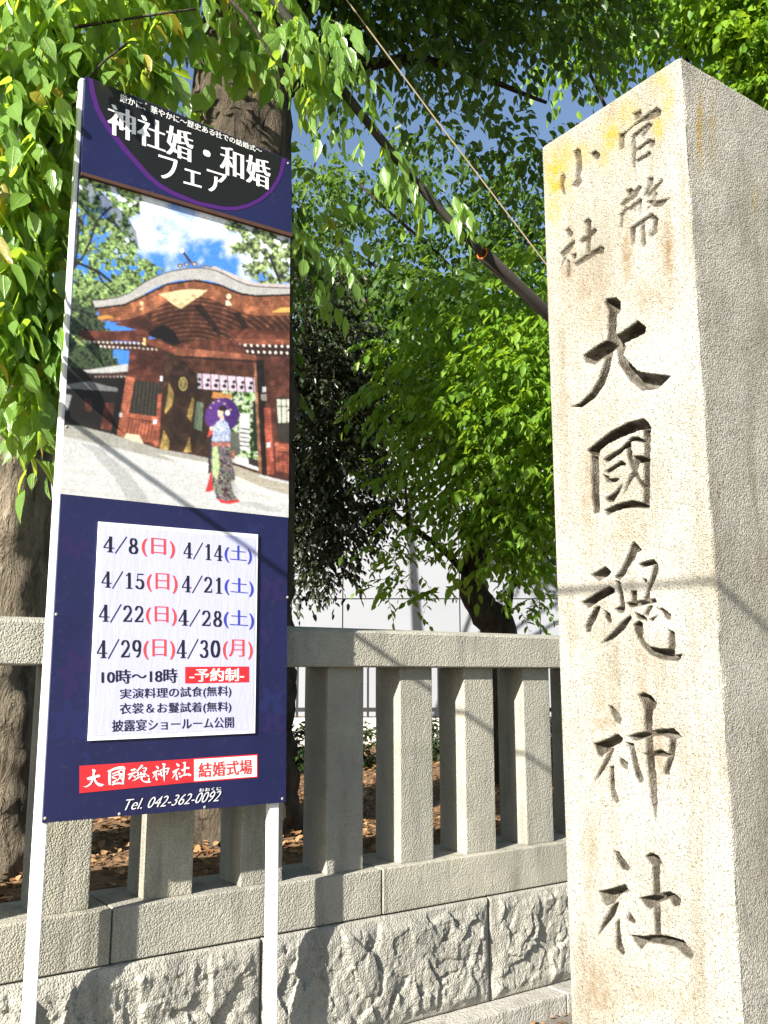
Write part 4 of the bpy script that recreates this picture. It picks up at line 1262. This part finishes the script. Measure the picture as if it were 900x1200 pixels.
for pts, rd in BOUGHS:
    P, R_ = bough(pts, rd); V, F, T = tube_np(P, R_, 7, .1); b_acc.add(V, F, T)
link('branch', b_acc.me('branch', True), M_bark_dark, t1)
# a bare bough of the same tree reaching over the pavement, left of the frame: it throws the soft band across pillar and sign
bq = spline([(c1[0] + .02, c1[1] - .25, 2.84), (-.1, 2.85, 2.93), (-.65, .857, 3.15), (-.92, -.15, 3.27)], 30)
V, F, T = tube_np(bq, list(np.linspace(.015, .006, 30)), 8, .1)
link('branch', mesh_np('branch', V, F, T, True), M_bark, t1)
def near_leaves():
    r = np.random.default_rng(21)
    O, D = [], []
    # hanging curtain left of the sign: px range, depth
    for k in range(400):
        px, py = r.uniform(-28, 72), r.uniform(-40, 500)
        dep = r.uniform(2.75, 3.7)
        if px < 22 and py > 420: continue
        if 70 < px: continue
        # keep clear of the sign's own face
        lim = 93 - (py - 90) * .057
        if px > lim - 22 and dep < 3.25: dep = r.uniform(3.2, 3.7)
        q = at(px, py, dep)
        if q[1] < 3.24 and r.random() > .03: q = onY(px, py, 3.24 + r.gamma(1.5, .22))
        O.append(q); D.append(np.array([r.normal(.1, .45), r.normal(-.2, .5), r.normal(-.45, .35)]))
    for k in range(80):
        px, py = r.uniform(60, 210), r.uniform(-80, 20)
        O.append(at(px, py, r.uniform(3.3, 4.2))); D.append(np.array([r.normal(.4, .5), r.normal(-.1, .5), r.normal(-.1, .3)]))
    for k in range(30):
        px = r.uniform(80, 165); py = 40 + (px - 80) * .35 + r.uniform(-30, 25)
        O.append(at(px, py, r.uniform(3.3, 3.8))); D.append(np.array([r.normal(.4, .5), r.normal(-.1, .4), r.normal(-.2, .3)]))
    for k in range(30):
        px, py = r.uniform(200, 350), r.uniform(-90, -10)
        O.append(at(px, py, r.uniform(3.4, 4.6))); D.append(np.array([r.normal(.3, .5), r.normal(-.1, .5), r.normal(-.3, .3)]))
    for k in range(16):
        px, py = r.uniform(250, 345), r.uniform(10, 60)
        O.append(at(px, py, r.uniform(3.4, 3.8))); D.append(np.array([r.normal(.2, .4), r.normal(-.1, .4), r.normal(-.6, .2)]))
    O = [q if q[1] > 3.24 else EYE + (q - EYE) * ((3.26 - EYE[1]) / (q[1] - EYE[1])) if r.random() > .03 else q for q in O]
    return np.array(O), np.array(D), r
O, D, r_ = near_leaves()
pos, ax, nm, sz, sid, tw = sprigs(O, D, .22, 6, .125, r_, .5, .8, 0, .36, .6)
tipp = pos + unit(ax) * sz[:, None]
def over_sign(q):
    x, y = proj_np(q)
    return (x > 96 - (y - 90) * .057) & (x < 345) & (y > 88 + .405 * (x - 93)) & (y < 960) & (q[:, 1] < YSG + .08)
keep = ~(over_sign(pos) | over_sign(tipp) | over_sign((pos + tipp) / 2))
pos, ax, nm, sz, sid = pos[keep], ax[keep], nm[keep], sz[keep], sid[keep]
tint = np.clip(r_.uniform(0, 1, len(O))[sid] * .6 + r_.uniform(0, .5, len(pos)), 0, 1)
link('crown', leaves_mesh('crown', pos, ax, nm, sz, tint, 'near', 1.0, tw), M_leaf_near, t1)
# the tree's upper and outer foliage, left of and above the frame
r = np.random.default_rng(5)
blobs = []
for k in range(16):
    blobs.append(((c1[0] + r.normal(.5, .9), max(4.3, c1[1] + r.normal(.6, .8)), r.uniform(4.3, 6.4)), (.55, .55, .42), 1))
crown(t1, blobs, M_leaf_near, .11, 26, 7, .4, .5, 'far', 1.25, 31)

# --- second tree behind the sign
c2 = at(262, 800, 5.1)
t2 = empty('shade_tree', (c2[0], c2[1], .7), 'thick-trunked tree standing right behind the navy sign with a dark overhead canopy', 'tree')
trunk(t2, [(c2[0], c2[1], .6), (c2[0], c2[1], .95), (c2[0] - .01, c2[1], 1.6), (c2[0] - .03, c2[1], 3), (c2[0] - .02, c2[1] + .05, 4.2), (c2[0] + .1, c2[1] + .1, 6.2)], [.50, .42, .40, .385, .37, .26], M_bark_mid, 44, .13, 80)
blobs = []
for (px, py, dep, rp) in ((480, 30, 6.5, 75), (560, 20, 6.8, 75), (640, 20, 7.2, 70), (420, -20, 6.2, 80), (360, -60, 6.0, 90), (520, -60, 6.5, 110), (620, -70, 7, 110), (240, -120, 5.5, 130), (330, -140, 5.5, 130), (450, -140, 6, 140), (560, -160, 6.5, 140), (680, -60, 7.5, 90), (430, 85, 7.4, 22), (555, 70, 7.6, 30), (620, 165, 8, 30), (490, 150, 7.8, 26),
                          (540, 150, 7.9, 45), (600, 190, 8.2, 50), (390, 110, 7.6, 20), (700, 20, 7.6, 50), (385, 65, 7.0, 24)):
    blobs.append(px_blob(px, py, dep, rp, None, (rp / 60) ** 2))
for (px, py, dep, rp) in ((130, 150, 5.6, 60), (200, 210, 5.4, 60), (270, 240, 5.8, 60), (150, 300, 5.8, 60), (240, 330, 5.6, 60), (180, 400, 6.0, 55), (270, 420, 6.2, 50), (300, 300, 6.2, 40), (220, 130, 6.2, 40)):  # clumps hidden by the sign, added to shade the green trees further right
    blobs.append(px_blob(px, py, dep, rp, None, (rp / 60) ** 2))
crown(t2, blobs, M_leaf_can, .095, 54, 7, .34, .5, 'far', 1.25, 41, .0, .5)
limbs(t2, (c2[0] + .08, c2[1] + .08, 5.2), [at(430, 40, 6.6), at(560, 60, 7.2), at(640, 120, 7.6), at(480, -80, 6.5)], .06, M_bark_dark)

# --- dark evergreen
c4 = at(318, 760, 8.2)
t4 = empty('evergreen_tree', (c4[0], c4[1], .7), 'dark brownish evergreen tree between the sign and the fresh green tree', 'tree')
trunk(t4, [(c4[0], c4[1], .6), (c4[0], c4[1], 2.5), (c4[0], c4[1], 5.2)], [.11, .09, .03], M_bark_dark, 10, .1, 20)
blobs = []
for (px, py, dep, rp) in ((370, 360, 8.3, 38), (400, 400, 8.2, 40), (360, 430, 8.1, 40), (400, 470, 8.0, 42), (365, 510, 8.1, 42), (410, 540, 7.9, 38), (365, 580, 8.0, 42), (405, 610, 7.8, 36), (355, 640, 8.0, 36), (390, 665, 7.8, 22), (440, 590, 7.9, 18), (430, 440, 8.3, 26), (350, 690, 8, 16), (330, 420, 8.4, 40), (320, 540, 8.4, 50), (310, 620, 8.3, 40), (385, 330, 8.6, 28)):
    blobs.append(px_blob(px, py, dep, rp, None, (rp / 36) ** 2))
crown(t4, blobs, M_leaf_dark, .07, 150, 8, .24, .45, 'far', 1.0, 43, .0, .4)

# --- fresh green tree with the slanting dark trunk
c3 = at(572, 735, 7.4)
t3 = empty('fresh_green_tree', (c3[0], c3[1], .7), 'fresh green tree with layered drooping leaves in front of the white wall', 'tree')
q3 = [at(585, 745, 7.4), at(570, 720, 7.4), at(555, 690, 7.45), at(560, 640, 7.5), at(575, 560, 7.5), at(585, 450, 7.6)]
foot3 = np.array([q3[0][0] + .05, q3[0][1], .62])
trunk(t3, [foot3] + q3, [.17, .145, .13, .115, .10, .07, .03], M_bark_dark, 16, .14, 40)
acc = Acc()
for pts, rd in (([(552, 680, 7.45), (520, 645, 7.3), (485, 620, 7.2), (462, 600, 7.1)], (.035, .012)), ([(592, 740, 7.5), (598, 700, 7.5), (605, 650, 7.6)], (.03, .018)), ([(600, 690, 7.5), (625, 660, 7.3), (650, 640, 7.2)], (.018, .008)), ([(565, 640, 7.5), (600, 560, 7.2), (640, 500, 7.0)], (.035, .01)), ([(478, 615, 7.2), (475, 570, 7.25), (472, 540, 7.3)], (.014, .006))):
    P = spline([at(*p) for p in pts], 14); V, F, T = tube_np(P, list(np.linspace(rd[0], rd[1], 14)), 8, .1); acc.add(V, F, T)
link('branch', acc.me('branch', True), M_bark_dark, t3)
blobs = []
for (px, py, dep, rp) in ((560, 385, 7.2, 44), (620, 392, 6.9, 40), (515, 428, 7.3, 40), (585, 440, 6.8, 46), (640, 430, 6.7, 40), (475, 462, 7.4, 36), (540, 482, 7.0, 44), (605, 492, 6.7, 46), (650, 510, 6.6, 36), (510, 528, 7.2, 36), (575, 545, 6.9, 44), (635, 560, 6.8, 38), (545, 588, 7.0, 36), (600, 602, 6.9, 40), (650, 620, 6.9, 30), (570, 640, 7.0, 34), (610, 662, 6.9, 26),
                          (470, 405, 7.8, 30), (620, 340, 6.9, 30), (640, 295, 6.8, 28), (540, 345, 7.8, 34), (660, 390, 6.7, 30), (690, 470, 6.7, 40), (700, 560, 6.8, 40)):
    c_, rd_, w_b = px_blob(px, py, dep, rp, None, (rp / 36) ** 2)
    blobs.append((c_, (rd_[0] * 1.15, rd_[0] * 1.15, rd_[0] * .34), w_b))
crown(t3, blobs, M_leaf_bright, .10, 50, 7, .30, .32, 'far', 1.0, 47, .0, .5)
blobs = []
for (px, py, dep, rp) in ((470, 590, 7.2, 26), (500, 620, 7.2, 22), (450, 640, 7.1, 18), (480, 665, 7.1, 22), (520, 690, 7.2, 16), (460, 690, 7.1, 18), (480, 710, 7.1, 10), (630, 700, 7.3, 16), (610, 715, 7.3, 12), (450, 560, 7.4, 20), (510, 580, 7.3, 22), (645, 730, 7.2, 10), (595, 690, 7.4, 14)):
    blobs.append(px_blob(px, py, dep, rp, None, (rp / 22) ** 2))
crown(t3, blobs, M_leaf_bright, .075, 14, 7, .24, .35, 'far', 1.05, 53, .003, .3, .1, 'lower_spray')

# --- trees further back
def back_tree(px, gy, dep, blobs_px, mat, seed, label, per=40, lsize=.1, group=None, name='back_tree', length=.36, wid=1.2):
    c = at(px, 780, dep)
    e_ = empty(name, (c[0], c[1], .7), label, 'tree', group)
    top = at(px, gy, dep)
    trunk(e_, [(c[0], c[1], .6), (c[0] + .05, c[1], 2.2), ((c[0] + top[0]) / 2 + .1, c[1], 3.6), (top[0], c[1] + .1, top[2])], [.2, .16, .13, .05], M_bark_dark, 12, .1, 24)
    tips = [at(b_[0], b_[1], b_[2]) for b_ in blobs_px[::3]]
    limbs(e_, (c[0] + .08, c[1], 3.4), tips, .05, M_bark_dark)
    bl = [px_blob(x_, y_, d_, rp_, None, (rp_ / 34) ** 2) for (x_, y_, d_, rp_) in blobs_px]
    crown(e_, bl, mat, lsize, per, 7, length, .45, 'far', wid, seed, .0, .5)
    return e_
back_tree(720, 220, 11.0, [(420, 215, 10.8, 30), (380, 235, 11, 26), (450, 255, 11, 30), (400, 285, 11, 26), (480, 290, 11.2, 30), (430, 320, 11.2, 28), (520, 230, 11, 40), (560, 260, 11, 44), (610, 250, 11, 44), (590, 300, 11, 36), (530, 310, 11.3, 34), (560, 345, 11.3, 36), (500, 350, 11.4, 30), (630, 210, 11, 40), (470, 200, 10.8, 26), (660, 270, 11, 50), (360, 300, 11, 30), (350, 245, 11, 24), (450, 350, 11.4, 34), (500, 180, 11, 26)], M_leaf_can, 61, 'dark leafy tree in the middle distance under the diagonal pole', 46, .10)
back_tree(250, 260, 14.0, [(370, 190, 14, 26), (350, 330, 14, 40), (410, 350, 14, 36), (460, 380, 14, 34), (500, 400, 14, 36), (370, 215, 13.6, 26), (420, 240, 13.8, 24), (345, 280, 14, 30), (380, 270, 14, 24), (560, 390, 14, 40), (610, 370, 14, 44), (640, 420, 14, 40)], M_leaf_far, 67, 'paler tree with sunlit fine leaves further back beside the sign', 44, .12)
back_tree(860, 60, 8.6, [(800, 20, 8.4, 34), (840, 30, 8.0, 40), (880, 60, 7.8, 40), (860, 100, 8.2, 34), (905, 110, 7.8, 36), (900, 10, 8.0, 50), (760, 15, 8.8, 36), (720, 30, 9, 40), (840, -30, 8, 60), (920, -30, 8, 70), (740, -40, 8.6, 60), (950, 60, 8, 60), (680, 60, 9, 28)], M_leaf_bright, 71, 'yellow-green tree showing above the carved pillar', 46, .11)

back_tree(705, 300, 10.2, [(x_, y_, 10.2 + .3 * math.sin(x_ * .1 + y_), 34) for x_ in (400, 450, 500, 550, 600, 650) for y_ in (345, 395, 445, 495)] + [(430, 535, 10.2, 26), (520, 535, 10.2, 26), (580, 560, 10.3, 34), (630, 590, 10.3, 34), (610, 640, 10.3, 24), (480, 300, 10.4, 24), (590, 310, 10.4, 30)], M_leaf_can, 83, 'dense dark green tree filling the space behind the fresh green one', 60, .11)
M_shrub = leaf_mat('shrub_leaf', (.014, .030, .010), (.040, .065, .018), (.03, .06, .01), (.08, .13, .02), .3, .45, .4)
for k, (px, dp, lab) in enumerate(((405, 8.6, 'low dark shrub in the first gap right of the tree bark'), (512, 9.2, 'low dark shrub in the gap left of the sunlit middle post'), (600, 9.0, 'low dark shrub close to the pillar behind the last posts'), (330, 8.4, 'low dark shrub behind the first post right of the sign'))):
    c_ = at(px, 800, dp); c_[2] = .7
    sh = empty('low_shrub', tuple(c_), lab, 'shrub', 'low shrubs behind the fence')
    crown(sh, [((c_[0] + .28 * (q - 1), c_[1] + .1 * (q % 2), .88), (.30, .26, .22), 1) for q in range(3)], M_shrub, .06, 90, 7, .16, .3, 'far', 1.0, 120 + k, .0, .2, name='foliage')
    acc = Acc()
    for q in range(5):
        V, F, T = tube_np([c_ + np.array([0, 0, -.08]), c_ + np.array([.1 * (q - 2), .05, .12]), c_ + np.array([.22 * (q - 2), .08 * (q % 2), .26])], [.012, .009, .004], 6)
        acc.add(V, F, T)
    link('stem', acc.me('stem'), M_bark_dark, sh)
# far belt of trees behind the white wall
r = np.random.default_rng(77)
bl = []
for k in range(60):
    d_ = r.uniform(26, 34)
    bl.append((at(r.uniform(-100, 1100), r.uniform(420, 640), d_), (1.6, 1.6, 1.3), 1))
ob = crown(None, bl, M_leaf_far, .3, 45, 7, .9, .4, 'far', 1.3, 79, name='far_wood')
tag(ob, 'distant belt of trees beyond the white wall', 'trees', kind='stuff')

# ------------------------------------------------------------------ white site wall and black railing in the back
M_panel = flat_mat('white_wall_panel', (.19, .20, .22), .5, .3, 0, .12, .6)
M_panel_edge = flat_mat('panel_joint_grey', (.25, .25, .26), .6, .3)
def back_pt(px, py, dep): return at(px, py, dep)
DW = 19.0
wl = empty('white_panel_wall', tuple(at(500, 780, DW) * np.array([1, 1, 0]) + np.array([0, 0, .7])), 'tall white panelled wall glimpsed behind the trees', 'wall')
# panels run square to the line of sight
u_ = _r / np.linalg.norm(_r); w_ = np.array([_f[0], _f[1], 0]); w_ /= np.linalg.norm(w_)
cw = EYE + w_ * DW; cw[2] = 0
ppm = FPX / (DW * math.cos(PITCH))
edges = [-40, 54, 148, 242, 340, 401, 540, 635, 740, 850, 960, 1060]
for i in range(len(edges) - 1):
    x0, x1 = (edges[i] - 450) / ppm, (edges[i + 1] - 450) / ppm
    for z0, z1 in ((.7, 3.12), (3.12, 5.0), (5.0, 6.6)):
        a = cw + u_ * (x0 + .012); b = cw + u_ * (x1 - .012)
        P = [a, b, b + w_ * .08, a + w_ * .08]
        V = [(p[0], p[1], z) for z in (z0 + .012, z1 - .012) for p in P]
        me = bpy.data.meshes.new('panel')
        me.from_pydata(V, [], [[0, 1, 5, 4], [1, 2, 6, 5], [2, 3, 7, 6], [3, 0, 4, 7], [4, 5, 6, 7], [3, 2, 1, 0]])
        link('panel', me, M_panel, wl)
xa, xb = (edges[0] - 450) / ppm, (edges[-1] - 450) / ppm
P = [cw + u_ * xa + w_ * .09, cw + u_ * xb + w_ * .09, cw + u_ * xb + w_ * .16, cw + u_ * xa + w_ * .16]
me = bpy.data.meshes.new('backing')
me.from_pydata([(q[0], q[1], z) for z in (.66, 6.55) for q in P], [], [[0, 1, 5, 4], [1, 2, 6, 5], [2, 3, 7, 6], [3, 0, 4, 7], [4, 5, 6, 7], [3, 2, 1, 0]])
link('backing', me, M_panel_edge, wl)
M_iron = flat_mat('black_iron', (.012, .012, .013), .5, .4)
M_curb = flat_mat('concrete_curb', (.36, .34, .31), .9, .2, .004)
DR = 11.5
cr = EYE + w_ * DR; cr[2] = 0
rl = empty('iron_railing', (cr[0], cr[1], .9), 'black iron railing on a pale concrete curb seen between the stone posts', 'railing')
def obox(c, x0, x1, d0, d1, z0, z1, name, mat, parent):
    V = [tuple(c + u_ * x + w_ * d + np.array([0, 0, z])) for z in (z0, z1) for (x, d) in ((x0, d0), (x1, d0), (x1, d1), (x0, d1))]
    me = bpy.data.meshes.new(name)
    me.from_pydata(V, [], [[0, 1, 5, 4], [1, 2, 6, 5], [2, 3, 7, 6], [3, 0, 4, 7], [4, 5, 6, 7], [3, 2, 1, 0]])
    return link(name, me, mat, parent)
obox(cr, -6, 6, -.1, .1, .66, 1.03, 'curb', M_curb, rl)
obox(cr, -6, 6, -.02, .02, 1.10, 1.15, 'lower_rail', M_iron, rl)
obox(cr, -6, 6, -.02, .02, 1.88, 1.93, 'upper_rail', M_iron, rl)
for k in range(84):
    x = -4.6 + k * .11
    obox(cr, x - .014, x + .014, -.014, 0.014, 1.03, 1.97, 'bar', M_iron, rl)

# ------------------------------------------------------------------ diagonal pole, wire
M_pole = flat_mat('dark_pole', (.026, .022, .018), .75, .25, .002, .35, 25)
M_rust = flat_mat('rust_inside', (.42, .12, .02), .9, .2, 0, .3, 40)
M_rope = flat_mat('tan_rope', (.26, .21, .14), .9, .2)
pa, pb_ = at(565, 297, 3.9), at(640, 366, 4.45)
dv = (pb_ - pa) / np.linalg.norm(pb_ - pa)
end = pa + dv * 3.4
pp = empty('support_pipe', tuple(end), 'dark hollow pipe with a rusty open end propping the sagging bough', 'pipe')
def hollow(a, b, ro, ri, n=20):
    t = unit(b - a); s = unit(np.cross(t, [0, 0, 1.])); q = np.cross(t, s)
    V = []
    for (c, R_) in ((a, ro), (b, ro), (b, ri), (a, ri)):
        for k in range(n):
            an = 2 * PI * k / n; V.append(c + R_ * (math.cos(an) * s + math.sin(an) * q))
    F = [[i * n + k, i * n + (k + 1) % n, ((i + 1) % 4) * n + (k + 1) % n, ((i + 1) % 4) * n + k] for i in range(4) for k in range(n)]
    return mesh_np('tube', V, F, None, True)
link('tube', hollow(pa, end, .031, .026), M_pole, pp)
link('rusty_lining', hollow(pa - dv * .004, pa + dv * .10, .0255, .022), M_rust, pp)
P = spline([at(230, -140, 3.7), at(318, -5, 3.72), at(372, 66, 3.75), at(422, 132, 3.78), at(487, 213, 3.82), at(545, 277, 3.88), at(562, 293, 3.90)] , 50)
P = np.vstack([P, [pa + dv * .02 + np.array([0, 0, -.004])], [pa + dv * .3 + np.array([0, 0, -.008])]])
sb = empty('sagging_bough', tuple(P[0]), 'thin dark bough slanting across the canopy into the hollow pipe, hung with pale leaves', 'branch')
V, F, T = tube_np(P, list(np.linspace(.022, .015, len(P))), 12, .12, 14)
link('stem', mesh_np('stem', V, F, T, True), M_pole, sb)
r = np.random.default_rng(91)
O, D = [], []
for (px, py, dep, n, sx, sy) in ((360, 40, 3.7, 12, 16, 30), (385, 30, 3.65, 10, 22, 20), (410, 75, 3.7, 8, 12, 20), (365, 100, 3.7, 7, 10, 20), (420, 150, 3.8, 3, 10, 20), (450, 175, 3.8, 6, 14, 20), (470, 200, 3.82, 6, 14, 12), (525, 235, 3.85, 4, 12, 10), (345, 20, 3.6, 10, 12, 15), (395, 290, 4.4, 4, 8, 12), (350, 260, 4.3, 6, 8, 30), (370, 330, 4.3, 4, 8, 20)):
    for k in range(n):
        O.append(at(px + r.normal(0, sx * .6), py + r.normal(0, sy * .6), dep + r.normal(0, .08))); D.append(np.array([r.normal(.2, .5), r.normal(-.2, .5), r.normal(-.5, .25)]))
O, D = np.array(O), np.array(D)
pos, ax, nm, sz, sid, tw = sprigs(O, D, .16, 4, .10, r, .5, .6, .002, .3, .9)
tint = np.clip(r.uniform(.2, 1, len(O))[sid] * .6 + r.uniform(0, .4, len(pos)), 0, 1)
link('foliage', leaves_mesh('foliage', pos, ax, nm, sz, tint, 'near', .9, tw), M_leaf_near, sb)
wa, wb = at(395, -15, 4.3), at(622, 286, 4.5)
dw = wb - wa
V, F, T = tube_np([wa - dw * .6, wa, (wa + wb) / 2 + np.array([0, 0, -.008]), wb, wb + dw * .5], .0036, 8)
ro = link('guy_rope', mesh_np('guy_rope', V, F, T, True), M_rope)
tag(ro, 'thin tan rope stretched diagonally through the leaves above the pipe', 'rope')

# ------------------------------------------------------------------ fallen leaves
M_litter = leaf_mat('dry_leaf', (.16, .075, .03), (.42, .26, .13), (.2, .1, .03), (.4, .22, .08), .15, .7, .2)
r = np.random.default_rng(97)
N = 12000
xy = np.stack([r.uniform(-1.5, 7, N), 3.62 + r.gamma(1.6, 1.3, N)], 1)
z = np.array([.70 + .05 * mnoise.fractal(Vector((q[0] * .8, q[1] * .8, 1)), 1, 2, 4) for q in xy]) + r.uniform(.004, .03, N)
pos = np.column_stack([xy, z])
ax = np.column_stack([r.normal(0, 1, N), r.normal(0, 1, N), r.normal(0, .25, N)])
nm = np.column_stack([r.normal(0, .35, N), r.normal(0, .35, N), np.ones(N)])
o = link('leaf_litter', leaves_mesh('leaf_litter', pos, ax, nm, r.uniform(.025, .06, N), r.uniform(0, 1, N), 'far', 1.3), M_litter)
tag(o, 'dry brown leaves scattered over the soil behind the fence', 'leaf litter', kind='stuff')
N = 260
pos = np.column_stack([r.uniform(1.2, 4.5, N), 3.13 - r.gamma(1.3, .10, N), .056 + r.uniform(0, .012, N)])
ax = np.column_stack([r.normal(0, 1, N), r.normal(0, 1, N), r.normal(0, .15, N)])
nm = np.column_stack([r.normal(0, .3, N), r.normal(0, .3, N), np.ones(N)])
o = link('gutter_leaves', leaves_mesh('gutter_leaves', pos, ax, nm, r.uniform(.02, .05, N), r.uniform(.2, 1, N), 'far', 1.2), M_litter)
tag(o, 'small dry leaves gathered on the pavement at the foot of the wall', 'leaf litter', kind='stuff')
